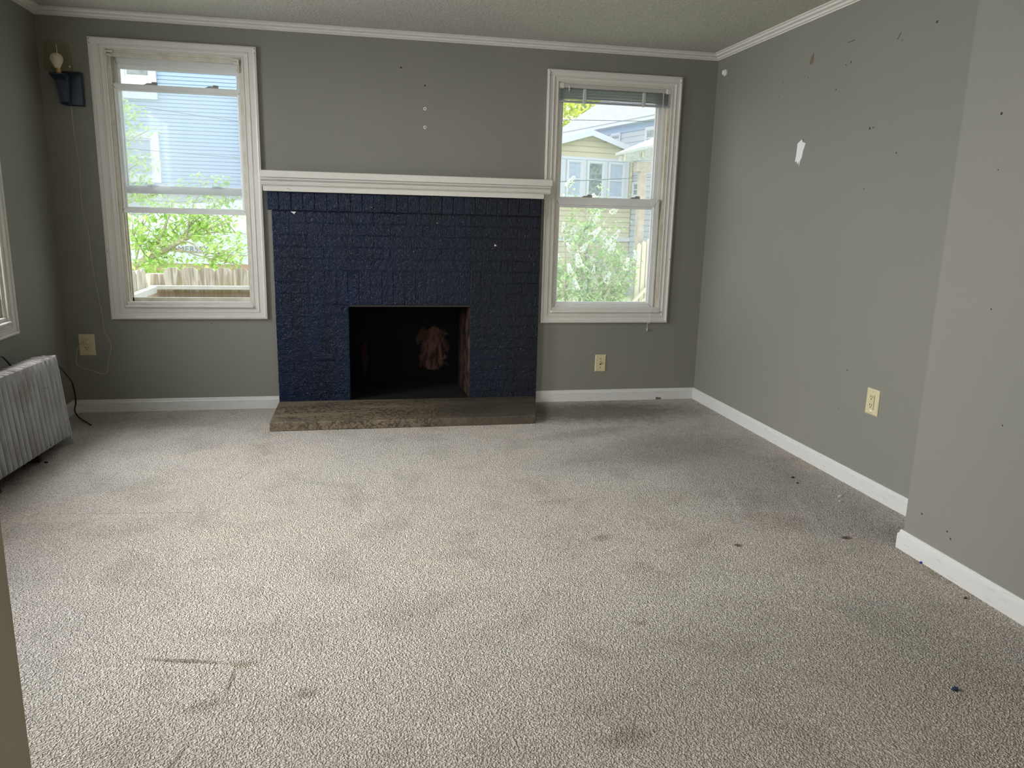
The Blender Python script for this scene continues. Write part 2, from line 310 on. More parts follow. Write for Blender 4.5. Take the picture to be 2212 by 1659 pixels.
# ------------------------------------------------------------------ mesh helpers
def V(*a): return Vector(a)
class MB:
    def __init__(s, T=None): s.v = []; s.f = []; s.mi = []; s.T = T; s.cur = 0
    def add(s, vs, fs):
        o = len(s.v); s.v += [Vector(p) for p in vs]; s.f += [tuple(i+o for i in f) for f in fs]; s.mi += [s.cur]*len(fs); return s
    def box(s, x0, x1, y0, y1, z0, z1, bev=0.0):
        x0, x1 = sorted((x0, x1)); y0, y1 = sorted((y0, y1)); z0, z1 = sorted((z0, z1))
        b = min(bev, (x1-x0)*.45, (y1-y0)*.45, (z1-z0)*.45)
        if b <= 0:
            return s.add([(x, y, z) for z in (z0, z1) for y in (y0, y1) for x in (x0, x1)],
                         [(0, 2, 3, 1), (4, 5, 7, 6), (0, 1, 5, 4), (2, 6, 7, 3), (0, 4, 6, 2), (1, 3, 7, 5)])
        vs = []; idx = {}
        X = (x0, x1); Y = (y0, y1); Z = (z0, z1); sg = (1, -1)
        for i in (0, 1):
            for j in (0, 1):
                for l in (0, 1):
                    for a in range(3):
                        p = [X[i]+sg[i]*b, Y[j]+sg[j]*b, Z[l]+sg[l]*b]
                        p[a] = (X[i], Y[j], Z[l])[a]
                        idx[(i, j, l, a)] = len(vs); vs.append(tuple(p))
        fs = []
        q = [(0, 0), (1, 0), (1, 1), (0, 1)]
        for e in (0, 1):
            f = [idx[(e, a, c, 0)] for a, c in q]; fs.append(f if e else f[::-1])
            f = [idx[(a, e, c, 1)] for a, c in q]; fs.append(f[::-1] if e else f)
            f = [idx[(a, c, e, 2)] for a, c in q]; fs.append(f if e else f[::-1])
        for a in (0, 1):
            for c in (0, 1):
                fs.append([idx[(0, a, c, 1)], idx[(1, a, c, 1)], idx[(1, a, c, 2)], idx[(0, a, c, 2)]])
                fs.append([idx[(a, 0, c, 0)], idx[(a, 1, c, 0)], idx[(a, 1, c, 2)], idx[(a, 0, c, 2)]])
                fs.append([idx[(a, c, 0, 0)], idx[(a, c, 1, 0)], idx[(a, c, 1, 1)], idx[(a, c, 0, 1)]])
        for i in (0, 1):
            for j in (0, 1):
                for l in (0, 1): fs.append([idx[(i, j, l, 0)], idx[(i, j, l, 1)], idx[(i, j, l, 2)]])
        return s.add(vs, fs)
    def prism(s, poly, axis, a, b):
        """poly: 2D points in the other two axes (in xyz order), extruded along axis from a to b"""
        def P(p, t):
            q = list(p); q.insert(axis, t); return tuple(q)
        n = len(poly)
        return s.add([P(p, a) for p in poly]+[P(p, b) for p in poly],
                     [tuple(range(n))[::-1], tuple(range(n, 2*n))]+[(i, (i+1) % n, n+(i+1) % n, n+i) for i in range(n)])
    def frame(s, rect_out, rect_in, y0, y1, bev=0.0):
        """rectangular frame in xz plane between y0 and y1; rect=(x0,x1,z0,z1); mitred"""
        prof = [(0, y0), (0, y1), (1, y1), (1, y0)]
        return s.sweep(rect_out, rect_in, prof)
    def sweep(s, ro, ri, prof):
        """prof: (t, y) t=0 at outer rect, 1 at inner; closed loop"""
        vs = []; n = len(prof)
        for cx, cz in ((0, 2), (1, 2), (1, 3), (0, 3)):
            for t, y in prof: vs.append((ro[cx]*(1-t)+ri[cx]*t, y, ro[cz]*(1-t)+ri[cz]*t))
        fs = []
        for c in range(4):
            d = (c+1) % 4
            for i in range(n):
                j = (i+1) % n; fs.append((c*n+i, d*n+i, d*n+j, c*n+j))
        return s.add(vs, fs)
    def tube(s, pts, r, n=8, closed_ends=True):
        pts = [Vector(p) for p in pts]; rs = r if hasattr(r, '__len__') else [r]*len(pts)
        vs = []; fs = []; up = Vector((0.3, 0.2, 1)).normalized()
        for i, p in enumerate(pts):
            d = (pts[min(i+1, len(pts)-1)]-pts[max(i-1, 0)]).normalized()
            if abs(d.dot(up)) > 0.97: up = Vector((1, 0.1, 0.1)).normalized()
            a = d.cross(up).normalized(); b = d.cross(a)
            for q in range(n): vs.append(p+(a*cos(2*pi*q/n)+b*sin(2*pi*q/n))*rs[i])
        for i in range(len(pts)-1):
            for q in range(n): fs.append((i*n+q, i*n+(q+1) % n, (i+1)*n+(q+1) % n, (i+1)*n+q))
        if closed_ends: fs += [tuple(range(n))[::-1], tuple(range((len(pts)-1)*n, len(pts)*n))]
        return s.add(vs, fs)
    def lathe(s, prof, c, axis='z', n=24, cap=True):
        vs = []; fs = []
        for r, h in prof:
            for q in range(n):
                a = 2*pi*q/n
                if axis == 'z': vs.append((c[0]+r*cos(a), c[1]+r*sin(a), c[2]+h))
                elif axis == 'y': vs.append((c[0]+r*cos(a), c[1]+h, c[2]+r*sin(a)))
                else: vs.append((c[0]+h, c[1]+r*cos(a), c[2]+r*sin(a)))
        m = len(prof)
        for i in range(m-1):
            for q in range(n): fs.append((i*n+q, i*n+(q+1) % n, (i+1)*n+(q+1) % n, (i+1)*n+q))
        if cap: fs += [tuple(range(n))[::-1], tuple(range((m-1)*n, m*n))]
        return s.add(vs, fs)
    def build(s, name, material, parent=None, smooth=False, origin=None):
        me = bpy.data.meshes.new(name)
        vs = [s.T @ p for p in s.v] if s.T is not None else s.v
        if origin is not None: vs = [p-Vector(origin) for p in vs]
        me.from_pydata([tuple(p) for p in vs], [], s.f)
        mats = material if isinstance(material, (list, tuple)) else [material]
        for m in mats: me.materials.append(m)
        if len(mats) > 1:
            for p, i in zip(me.polygons, s.mi): p.material_index = i
        import bmesh
        bm = bmesh.new(); bm.from_mesh(me); bmesh.ops.recalc_face_normals(bm, faces=bm.faces); bm.to_mesh(me); bm.free()
        if smooth:
            for p in me.polygons: p.use_smooth = True
        o = bpy.data.objects.new(name, me); COL.objects.link(o)
        if origin is not None: o.location = origin
        if parent is not None:
            o.parent = parent
            if origin is None or True:
                o.matrix_parent_inverse = parent.matrix_basis.inverted()
        return o
def empty(name, loc):
    o = bpy.data.objects.new(name, None); o.empty_display_size = 0.05; COL.objects.link(o); o.location = loc; return o
def tag(o, label=None, cat=None, group=None, kind=None):
    if label: o['label'] = label
    if cat: o['category'] = cat
    if group: o['group'] = group
    if kind: o['kind'] = kind
    return o
def struct(o, label=None): return tag(o, label, None, None, 'structure')
def copy_tree(o, parent=None):
    c = o.copy(); COL.objects.link(c)
    if parent is not None: c.parent = parent
    for ch in list(o.children): copy_tree(ch, c)
    return c
def bez(pts, per=6):
    """catmull-rom through pts"""
    P = [Vector(p) for p in pts]; P = [P[0]*2-P[1]]+P+[P[-1]*2-P[-2]]; out = []
    for i in range(1, len(P)-2):
        a, b, c, d = P[i-1:i+3]
        for q in range(per):
            t = q/per; out.append(0.5*((2*b)+(c-a)*t+(2*a-5*b+4*c-d)*t*t+(3*b-a-3*c+d)*t**3))
    out.append(P[-2]); return out

# ------------------------------------------------------------------ room shell
XR, XB, YB, CH = 4.0555, 3.793, -2.528, 2.30
YR = -4.264      # rear wall with the wide opening the camera looks through
WT = 0.15
# openings
W2 = (0.352, 1.080, 0.650, 2.100)   # left back window
W3 = (2.983, 3.745, 0.620, 2.075)   # right back window
FB = (1.66, 2.433, 0.0, 0.667)      # firebox
def wall_with_holes(mb, x0, x1, z0, z1, holes, y0, y1):
    xs = sorted({x0, x1, *[h[0] for h in holes], *[h[1] for h in holes]}); zs = sorted({z0, z1, *[h[2] for h in holes], *[h[3] for h in holes]})
    for i in range(len(xs)-1):
        j = 0
        while j < len(zs)-1:
            cx = (xs[i]+xs[i+1])/2
            def hole(jj): return any(h[0] < cx < h[1] and h[2] < (zs[jj]+zs[jj+1])/2 < h[3] for h in holes)
            if hole(j): j += 1; continue
            e = j
            while e+1 < len(zs)-1 and not hole(e+1): e += 1
            mb.box(xs[i], xs[i+1], y0, y1, zs[j], zs[e+1]); j = e+1
mb = MB(); wall_with_holes(mb, -WT, XR+WT, 0, CH, [W2, W3, (FB[0]-0.0, FB[1]+0.0, 0.0, 0.667)], 0, WT)
wall_back = struct(mb.build('wall_back', m_wall), 'grey back wall holding two windows and the blue fireplace')
# left wall, in a frame where local x runs towards the back wall
TL = Matrix(((0, -1, 0, 0), (1, 0, 0, 0), (0, 0, 1, 0), (0, 0, 0, 1)))    # local (x,y,z) -> world (-y, x, z)
W1 = (-1.50, -0.765, 0.655, 2.10); W4 = (-3.30, -2.20, 0.655, 2.10)
mb = MB(TL); wall_with_holes(mb, YR-0.12, 0, 0, CH, [W1, W4], 0, WT)
wall_left = struct(mb.build('wall_left', m_wall), 'grey left wall behind the radiator')
mb = MB(); mb.box(XR, XR+WT, YB, 0, 0, CH)
wall_right = struct(mb.build('wall_right', m_wall), 'grey right wall, far part beyond the step')
mb = MB(); mb.prism([(XB, YB), (XR+WT, YB), (XR+WT, -8.7), (XB, -8.7)], 2, 0, CH)
wall_right_b = struct(mb.build('wall_right', m_wall), 'nearer right wall standing a step further into the room')
mb = MB(); mb.box(0, 1.40, YR-0.12, YR-0.004, 0, CH); mb.box(3.05, XB, YR-0.12, YR-0.004, 0, CH); mb.box(1.40, 3.05, YR-0.12, YR-0.004, 2.08, CH)
struct(mb.build('wall_rear', m_wall), 'grey wall either side of the wide opening the view is taken from')
mb = MB(); mb.box(1.395, 1.412, YR-0.125, YR, 0, 2.08); mb.box(3.04, 3.055, YR-0.125, YR, 0, 2.08); mb.box(1.395, 3.055, YR-0.125, YR, 2.07, 2.085)
mb.box(1.33, 1.410, YR-0.001, YR+0.014, 0, 2.14); mb.box(3.045, 3.12, YR-0.001, YR+0.014, 0, 2.14)
door = struct(mb.build('door_1', m_beige), 'tan painted jamb at the left edge')
# rear room
mb = MB(); wall_with_holes(mb, -WT, XB, 0, CH, [(0.6, 3.4, 0.55, 2.15)], -8.85, -8.70)
struct(mb.build('wall_far_rear', m_wall)); mb = MB(); mb.box(-WT, 0, -8.7, YR-0.12, 0, CH); struct(mb.build('wall_rear_left', m_wall))
mb = MB(); mb.box(-WT, XR+WT, -8.85, 0.15, -0.12, 0); mb.box(FB[0], FB[1], 0.15, 0.7, -0.12, 0)
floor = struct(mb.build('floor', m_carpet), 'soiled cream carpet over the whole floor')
mb = MB(); mb.box(-WT, XR+WT, -8.85, 0.15, CH, CH+0.12)
struct(mb.build('ceiling', m_ceil), 'off-white textured ceiling')

# crown moulding (profile: distance from wall, height below ceiling)
CP = [(0, 0), (0.048, 0), (0.048, -0.006), (0.040, -0.009), (0.036, -0.018), (0.022, -0.022), (0.019, -0.032), (0.010, -0.034), (0.010, -0.040), (0, -0.040)]
def moulding(name, prof, path, m, zref, label, zs=1):
    """path: list of (x,y) points; room is on the left side of the direction of travel; mitred corners"""
    P = [Vector((x, y)) for x, y in path]; n = len(prof); mb = MB(); vs = []
    for i, p in enumerate(P):
        d0 = (P[i]-P[i-1]).normalized() if i > 0 else None; d1 = (P[i+1]-P[i]).normalized() if i < len(P)-1 else None
        n0 = Vector((-d0.y, d0.x)) if d0 else None; n1 = Vector((-d1.y, d1.x)) if d1 else None
        if n0 is None: off = n1
        elif n1 is None: off = n0
        else:
            b = n0+n1; off = b/(b.dot(n0))
        for t, h in prof: vs.append((p.x+off.x*t, p.y+off.y*t, zref+h))
    fs = []
    for i in range(len(P)-1):
        for q in range(n): fs.append((i*n+q, (i+1)*n+q, (i+1)*n+(q+1) % n, i*n+(q+1) % n))
    fs += [tuple(range(n)), tuple(range((len(P)-1)*n, len(P)*n))[::-1]]
    mb.add(vs, fs); return struct(mb.build(name, m), label)
moulding('trim_1', CP, [(XB, YR), (XB, YB), (XR, YB), (XR, 0), (0, 0), (0, YR)], m_trim, CH-0.001, 'cream crown moulding round the top of the walls')
BP = [(0, 0.077), (0.006, 0.077), (0.009, 0.073), (0.0105, 0.064), (0.015, 0.058), (0.015, 0.0), (0, 0.0)]
moulding('baseboard_left', BP, [(1.214, 0), (0, 0), (0, YR)][::1], m_base, 0.0, 'white baseboard under the left window and behind the radiator')
moulding('baseboard_right', BP, [(XR, YB), (XR, 0), (2.892, 0)], m_base, 0.0, 'white baseboard along the far right wall and under the right window')
moulding('baseboard_right', BP, [(XB, YR), (XB, YB), (XB+0.10, YB)], m_base, 0.0, 'white baseboard along the nearer right wall')
# torn spot in the baseboard
mb = MB(); mb.prism([(3.765, 0.001), (3.803, 0.001), (3.805, 0.013), (3.768, 0.018)], 1, -0.0185, -0.0150)
tag(mb.build('gouge', m_brownpaper, wall_back), 'torn brown gouge at the foot of the baseboard')

# ------------------------------------------------------------------ windows
CASE = [(0, 0), (0, -.021), (.13, -.024), (.19, -.022), (.22, -.016), (.52, -.0145), (.56, -.018), (.62, -.0175), (.66, -.0105), (.86, -.009), (.90, -.012), (1.0, -.012), (1.0, 0.0)]
def window(name, inner, outer, T, lower, upper, glass_low, glass_up, label, stool=True):
    """lower/upper: (outer rect, glass rect)"""
    # the casing is the window's own mesh
    mb = MB(T); mb.sweep(outer, inner, CASE)
    root = struct(mb.build(name, m_trim), label)
    x0, x1, z0, z1 = inner
    mb = MB(T); e = 0.004
    # liner: vinyl box frame with tracks
    mb.sweep((x0-0.0, x1+0.0, z0-0.0, z1+0.0), (x0+0.010, x1-0.010, z0+0.022, z1-0.012), [(0, -0.002), (1, -0.002), (1, 0.125), (0, 0.125)])
    for yy in (0.001, 0.05, 0.094):
        mb.box(x0+0.008, x0+0.018, yy, yy+0.005, z0+0.02, z1-0.01); mb.box(x1-0.018, x1-0.008, yy, yy+0.005, z0+0.02, z1-0.01)
    mb.box(x0+0.008, x1-0.008, 0.094, 0.12, z0+0.02, z0+0.045)
    mb.box(x0+0.008, x1-0.008, 0.0, 0.012, z1-0.035, z1-0.010, 0.003)
    mb.build('window_frame', m_vinyl_dirty, root)
    if stool:
        mb = MB(T); mb.box(x0-0.005, x1+0.005, -0.026, 0.004, z0-0.006, z0+0.010, 0.004); mb.box(x0+0.002, x1-0.002, -0.006, 0.02, z0+0.008, z0+0.030, 0.003)
        mb.build('window_sill', m_trim, root)
    for nm, (ro, rg), yc, gm in (('lower_sash', lower, 0.030, glass_low), ('upper_sash', upper, 0.074, glass_up)):
        mb = MB(T)
        w = 0.016
        prof = [(0, yc-w), (0, yc+w), (.96, yc+w*.6), (1, yc+w*.2), (1, yc-w*.2), (.93, yc-w*.5), (.80, yc-w*.55), (.74, yc-w)]
        mb.sweep(ro, rg, prof)
        sash = mb.build(nm, m_vinyl, root)
        # mitre joints at the corners
        mb = MB(T)
        for a, c in ((0, 2), (1, 2), (1, 3), (0, 3)):
            p = Vector((ro[a], yc-w-0.0006, ro[c])); q = Vector((ro[a]*.28+rg[a]*.72, yc-w-0.0006, ro[c]*.28+rg[c]*.72)); d = (q-p).normalized(); nn = Vector((-d.z, 0, d.x))*0.0010
            mb.add([p+nn, p-nn, q-nn, q+nn], [(0, 1, 2, 3)])
            mb.add([p+nn+V(0, .001, 0), p-nn+V(0, .001, 0), q-nn+V(0, .001, 0), q+nn+V(0, .001, 0)], [(0, 1, 2, 3)])
        mb.build('mitre_joint', m_gap, sash)
        mb = MB(T); mb.box(rg[0]-.004, rg[1]+.004, yc-.002, yc+.002, rg[2]-.004, rg[3]+.004); mb.build('pane', gm, sash)
        if nm == 'lower_sash':
            for fx in (0.30, 0.76):
                cx = ro[0]+(ro[1]-ro[0])*fx; zt = ro[3]
                mb = MB(T); mb.prism([(cx-.040, zt-.001), (cx+.040, zt-.001), (cx+.022, zt+.010), (cx-.018, zt+.010)], 1, yc-.014, yc+.012)
                lk = mb.build('sash_lock', m_lock, sash)
                mb = MB(T); mb.box(cx+.004, cx+.034, yc-.012, yc+.004, zt+.009, zt+.018, .003); mb.box(cx+.026, cx+.036, yc-.016, yc-.004, zt+.004, zt+.016, .002); mb.build('lock_lever', m_lock, lk)
        else:
            for fx in (0.24, 0.76):
                cx = ro[0]+(ro[1]-ro[0])*fx; zt = rg[2]
                mb = MB(T); mb.box(cx-.020, cx+.020, yc-.016, yc+.006, zt-.004, zt+.006, .003); mb.box(cx-.032, cx+.032, yc-.014, yc+.002, zt-.004, zt+.002, .001); mb.build('lock_keeper', m_alum, sash)
    return root
I4 = Matrix.Identity(4)
win1 = window('window_1', W1, (-1.585, -0.680, 0.590, 2.160), TL, ((-1.49, -0.775, 0.672, 1.385), (-1.45, -0.815, 0.712, 1.345)), ((-1.49, -0.775, 1.345, 2.092), (-1.45, -0.815, 1.385, 2.045)), m_glass_clear, m_glass_clear, 'left wall window of which only the casing corner shows')
win4 = window('added_window_4', W4, (-3.385, -2.115, 0.590, 2.160), TL, ((-3.29, -2.21, 0.672, 1.385), (-3.25, -2.25, 0.712, 1.345)), ((-3.29, -2.21, 1.345, 2.092), (-3.25, -2.25, 1.385, 2.045)), m_glass_clear, m_glass_clear, 'unseen left wall window added to let in light')  # out of view, added so more light reaches the room
win2 = window('window_2', W2, (0.265, 1.164, 0.576, 2.160), I4, ((0.354, 1.078, 1.204, 1.925), (0.394, 1.042, 1.238, 1.888)), ((0.364, 1.068, 1.318, 2.092), (0.400, 1.034, 1.364, 2.012)), m_glass_dirty, m_glass_clear, 'back window left of the fireplace with its lower sash raised')
win3 = window('window_3', W3, (2.9116, 3.8089, 0.5467, 2.1438), I4, ((2.991, 3.712, 0.640, 1.371), (3.028, 3.662, 0.685, 1.305)), ((2.997, 3.728, 1.305, 2.068), (3.040, 3.668, 1.368, 1.995)), m_glass_clear, m_glass_clear, 'back window right of the fireplace with a raised blind')
# roller-shade brackets of window 2
for x, z in ((0.347, 2.085), (1.068, 2.078)):
    mb = MB(); s = 1 if x < 0.7 else -1
    mb.box(x, x+s*0.045, -0.022, -0.008, z, z+0.010, .002); mb.box(x, x+s*0.010, -0.024, 0.0, z-0.024, z+0.010, .002)
    mb.box(x+s*0.008, x+s*0.034, -0.020, -0.008, z-0.018, z-0.006, .003); mb.box(x+s*0.002, x+s*0.012, -0.010, 0.01, z-0.06, z-0.02)
    mb.build('shade_bracket', m_vinyl_dirty, win2)
# little nail holes at the casing corners
def dots(pts, r, parent, name, m, axis='y', sgn=-1, base=0.0):
    for p in pts:
        mb = MB(); mb.lathe([(r, 0), (r*.7, sgn*0.0008)], p, axis, 10); mb.build(name, m, parent)
dots([(0.2745, -0.0232, 2.151), (0.2745, -0.0232, 2.128), (1.155, -0.0232, 2.150), (1.156, -0.0232, 2.125), (0.2745, -0.0232, 0.98)], 0.003, win2, 'nail_hole', m_hole)
dots([(2.922, -0.0232, 2.135), (2.922, -0.0232, 2.105), (3.799, -0.0232, 2.134), (3.798, -0.0232, 2.108), (3.799, -0.0232, 0.98)], 0.003, win3, 'nail_hole', m_hole)

# mini blind of window 3
bl = empty('mini_blind', (3.364, 0.010, 2.052))
tag(bl, 'raised grey mini blind bunched at the top of the right window', 'blind')
mb = MB(); mb.box(2.990, 3.738, -0.006, 0.013, 2.040, 2.066, .003); mb.build('headrail', m_blindw, bl)
mb = MB(); mb.box(2.988, 3.022, -0.009, 0.013, 2.036, 2.070, .003); mb.build('end_bracket', m_trim, bl)
mb = MB(); mb.box(3.708, 3.742, -0.009, 0.013, 2.036, 2.070, .003); mb.build('end_bracket', m_trim, bl)
for i in range(14):
    z = 2.034-i*0.0048; sag = 0.002*sin(i*1.7)
    mb = MB(); vs = []; n = 8
    for q in range(n+1):
        x = 2.990+0.748*q/n; w = sag*sin(pi*q/n)
        vs += [(x, -0.008, z+w), (x, 0.002, z+0.0022+w), (x, 0.012, z+w), (x, 0.012, z-0.0012+w), (x, 0.002, z+0.001+w), (x, -0.008, z-0.0012+w)]
    fs = [(q*6+j, q*6+(j+1) % 6, (q+1)*6+(j+1) % 6, (q+1)*6+j) for q in range(n) for j in range(6)]
    mb.add(vs, fs); mb.build('slat', m_blindg, bl)
mb = MB(); mb.box(2.990, 3.738, -0.009, 0.013, 1.953, 1.966, .004); mb.build('bottom_rail', m_blindg, bl)
for x in (3.158, 3.556):
    mb = MB(); mb.box(x-.011, x+.011, -.013, .013, 1.950, 2.038, .003); mb.build('hold_clip', m_clip, bl)
mb = MB(); mb.tube(bez([(3.052, -.012, 2.05), (3.053, -.015, 2.035), (3.052, -.014, 2.02)]), .003, 8); mb.build('tilt_hook', m_white, bl)
mb = MB(); mb.tube(bez([(3.688, -.010, 2.04), (3.690, -.012, 1.6), (3.686, -.014, 1.2), (3.690, -.02, 0.85), (3.684, -.028, 0.62), (3.680, -.028, 0.548), (3.672, -.010, 0.54), (3.674, -.008, 0.50)]), .0011, 6)
mb.tube(bez([(3.684, -.010, 2.04), (3.682, -.012, 1.5), (3.689, -.014, 1.1), (3.683, -.02, 0.8), (3.686, -.028, 0.64)]), .0010, 6); mb.build('lift_cord', m_white, bl)
mb = MB(); mb.lathe([(.002, .008), (.004, .0), (.005, -.012), (.002, -.014)], (3.674, -.008, .50), 'z', 10); mb.build('cord_tassel', m_clip, bl)

# ------------------------------------------------------------------ fireplace
random.seed(4)
fp = empty('fireplace', (2.053, -0.03, 0)); tag(fp, 'navy painted brick fireplace with sooty black opening between the windows', 'fireplace')
bx0, bx1, bz1 = 1.2150, 2.8915, 1.240
mb = MB()
Hc = 0.0716
# mortar bed set back behind the brick faces
for (a, b, c, d) in ((bx0+.004, FB[0]-.0, 0, bz1), (FB[1]+.0, bx1-.004, 0, bz1), (FB[0], FB[1], 0.667, bz1)):
    mb.box(a, b, -0.0480, 0.0, c, d)
def brick(x0, x1, z0, z1, yf=-0.050):
    j = random.uniform(-.0010, .0010); g = .0019
    if x1-x0 < .012 or z1-z0 < .012: return
    mb.box(x0+g+random.uniform(-.0006, .0006), x1-g, yf+j, -0.040, z0+g, z1-g, .0026)
# courses below the top of the opening: piers left and right
z = 0.667; row = 0
while z > 0.001:
    z0 = max(z-Hc, 0)
    for a, b in ((bx0, FB[0]), (FB[1], bx1)):
        off = (row % 2)*0.1016; x = a-off if a == bx0 else a-(.1016-off)
        while x < b:
            xs, xe = max(x, a), min(x+.2032, b); brick(xs, xe, z0, z); x += .2032
    z = z0; row += 1
# soldier lintel: three courses high
lx0, lx1 = 1.520, 2.573
x = lx0
while x < lx1-.01: brick(x, min(x+.0702, lx1), .667, .667+3*Hc); x += .0702
z = .667; row = 0
while z < bz1-.005:
    z1 = min(z+Hc, bz1)
    segs = ((bx0, lx0), (lx1, bx1)) if row < 3 else ((bx0, bx1),)
    for a, b in segs:
        off = ((row+1) % 2)*0.1016; x = a-off
        while x < b:
            xs, xe = max(x, a), min(x+.2032, b); brick(xs, xe, z, z1); x += .2032
    z = z1; row += 1
facing = mb.build('brick_facing', m_brick, fp); 
mb = MB(); x = 1.194
mb.box(1.197, 2.886, -.066, -.0, 1.243, 1.345)
while x < 2.889-.01:
    xe = min(x+.0702, 2.889); mb.box(x+.002, xe-.002, -.070+random.uniform(-.001, .001), -.060, 1.241, 1.348, .003); x += .0702
mb.build('soldier_course', m_brick, fp)
# firebox: tapering sides, sloped back
mb = MB(); a0, a1, hz, zb = FB[0], FB[1], .667, .052
b0, b1, yb = 1.69, 2.405, .44
iv = [(a0, -.045, 0), (a1, -.045, 0), (a1, -.045, hz), (a0, -.045, hz), (b0, yb, 0), (b1, yb, 0), (b1, yb-.05, hz+.1), (b0, yb-.05, hz+.1),
      (a0, .10, hz), (a1, .10, hz), (a0, .14, hz+.1), (a1, .14, hz+.1)]
# thick sides: inner skin plus an outer skin
mb.add(iv, [(0, 4, 7, 10, 8, 3), (1, 2, 9, 11, 6, 5), (4, 5, 6, 7), (7, 6, 11, 10), (3, 2, 9, 8), (8, 9, 11, 10)])
mb.box(a0-.10, a0-.001, .151, .60, 0, .85); mb.box(a1+.001, a1+.10, .151, .60, 0, .85); mb.box(a0-.1, a1+.1, .60, .68, 0, .85); mb.box(a0-.1, a1+.1, .151, .60, .80, .85)
# firebrick courses scored on the sides
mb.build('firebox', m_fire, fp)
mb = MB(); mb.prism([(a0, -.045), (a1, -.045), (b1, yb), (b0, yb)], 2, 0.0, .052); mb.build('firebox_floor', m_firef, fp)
mb = MB(); mb.box(a0+.001, a1-.001, -.043, -.030, .655, .6668); mb.build('lintel_bar', m_slot, fp)
for x, z, rx, rz in ((1.345, 1.226, .018, .008),):
    mb = MB(); mb.prism([(x-rx, z+rz), (x+rx*.9, z+rz), (x+rx*.5, z), (x+.2*rx, z-rz), (x-.3*rx, z)], 1, -.0535, -.0500); mb.build('bare_plaster_chip', m_white, fp)
mb = MB(); mb.prism([(2.585, 1.062), (2.600, 1.050), (2.584, 1.046)], 1, -.0530, -.0495); mb.build('bare_plaster_chip', m_ivory, fp)
mb = MB(); mb.prism([(1.21, -.57), (2.768, -.562), (2.885, -.0515), (1.2145, -.0515)], 2, 0.0, 0.052)
hearth = mb.build('hearth_slab', m_hearth); tag(hearth, 'low mottled brown stone hearth slab on the carpet before the fireplace', 'hearth')
bv = hearth.modifiers.new('b', 'BEVEL'); bv.width = .004; bv.segments = 2
# mantelpiece
mp = empty('mantelpiece', (2.05, -.06, 1.35)); tag(mp, 'long white moulded mantel shelf above the blue brick, reaching over both window casings', 'mantelpiece')
mb = MB(); mb.box(1.169, 2.936, -.135, -.0262, 1.428, 1.468, .003); mb.box(1.169, 2.905, -.03, 0, 1.428, 1.467); mb.build('shelf_board', m_trim, mp)
mb = MB()
# cove and bead moulding below the shelf, profile in (y,z)
pr = [(-.0265, 1.427), (-.122, 1.427), (-.124, 1.418), (-.115, 1.413), (-.104, 1.406), (-.102, 1.399), (-.108, 1.395), (-.106, 1.388), (-.094, 1.384), (-.0925, 1.380), (-.0265, 1.380)]
mb.prism(pr, 0, 1.171, 2.930); mb.build('cove_moulding', m_trim, mp)
mb = MB(); mb.box(1.178, 2.892, -.096, -.0265, 1.350, 1.3795, .002); mb.box(1.178, 2.890, -.0265, 0, 1.35, 1.427); mb.build('frieze_board', m_trim, mp)
mb = MB(); mb.tube([(1.315, -.0970, 1.369), (1.326, -.0972, 1.367)], .0018, 6); mb.tube([(1.322, -.0972, 1.368), (1.338, -.0972, 1.360)], .0013, 6); mb.lathe([(.002, 0), (.001, -.001)], (1.347, -.0962, 1.362), 'y', 8); mb.build('gouge', m_lock, mp)

# ------------------------------------------------------------------ radiator
rd = empty('radiator', (0.12, -1.2, 0)); tag(rd, 'old silver ribbed radiator with flaking rusty top by the left wall', 'radiator')
N = 22; pitch = 0.0452; DEP = .118
lean = math.atan2(.042, .48)
def rad_T(y, xf): return Matrix.Translation((xf, y, 0)) @ Matrix.Rotation(-lean, 4, 'Y')
def section_mesh():
    mb = MB(); hw = pitch*.46; z0, z1 = .045, .482
    # plan profile (x depth negative = towards wall), ribbed front
    half = [(-.000, .0), (-.001, .0045), (-.0045, .0070), (-.006, .0085), (-.0035, .0105), (-.0015, .0130), (-.003, .0165), (-.010, .0195), (-.020, hw*.98), (-.030, hw*.70), (-.045, hw*.62), (-.060, hw*.95), (-.075, hw*.62), (-.092, hw*.66), (-.104, hw*.95), (-.114, .0150), (-.118, .008)]
    half = [(x, y*.80) for x, y in half]; pf = [(x, y) for x, y in half]+[(x, -y) for x, y in reversed(half[1:])]
    n = len(pf); rings = []
    for z, s in ((z0, .80), (z0+.008, .96), (z0+.02, 1), (z1-.022, 1), (z1-.009, .97), (z1-.002, .86), (z1, .55)):
        rings.append([((x+.059)*(s if s < .9 else (1+s)/2)-.059, y*s, z) for x, y in pf])
    vs = [p for r in rings for p in r]; fs = []
    for i in range(len(rings)-1):
        for q in range(n): fs.append((i*n+q, i*n+(q+1) % n, (i+1)*n+(q+1) % n, (i+1)*n+q))
    fs += [tuple(range(n))[::-1], tuple(range((len(rings)-1)*n, len(rings)*n))]
    mb.add(vs, fs); return mb
sec = section_mesh().build('radiator_section', m_rad, rd)
secs = []
for i in range(N):
    o = sec if i == 0 else sec.copy()
    if i: COL.objects.link(o)
    y = -.716-pitch*i; xf = .222-.053*(i*pitch)/.746
    o.parent = rd; o.matrix_parent_inverse = rd.matrix_basis.inverted()
    o.matrix_basis = rad_T(y, xf); secs.append(o)
for y in (-.690, -.716-pitch*N+.02):
    xf = .223-.053*(-y-.69)/.746
    mb = MB(); mb.box(-.118, 0, -.006, .006, .0, .480, .003); mb.box(-.122, .006, -.008, .008, 0, .03, .003)
    mb.tube([(-.059, 0, .479), (-.059, 0, .483)], .01)
    o = mb.build('end_plate', m_rad, rd); o.matrix_parent_inverse = rd.matrix_basis.inverted(); o.matrix_basis = rad_T(y, xf)
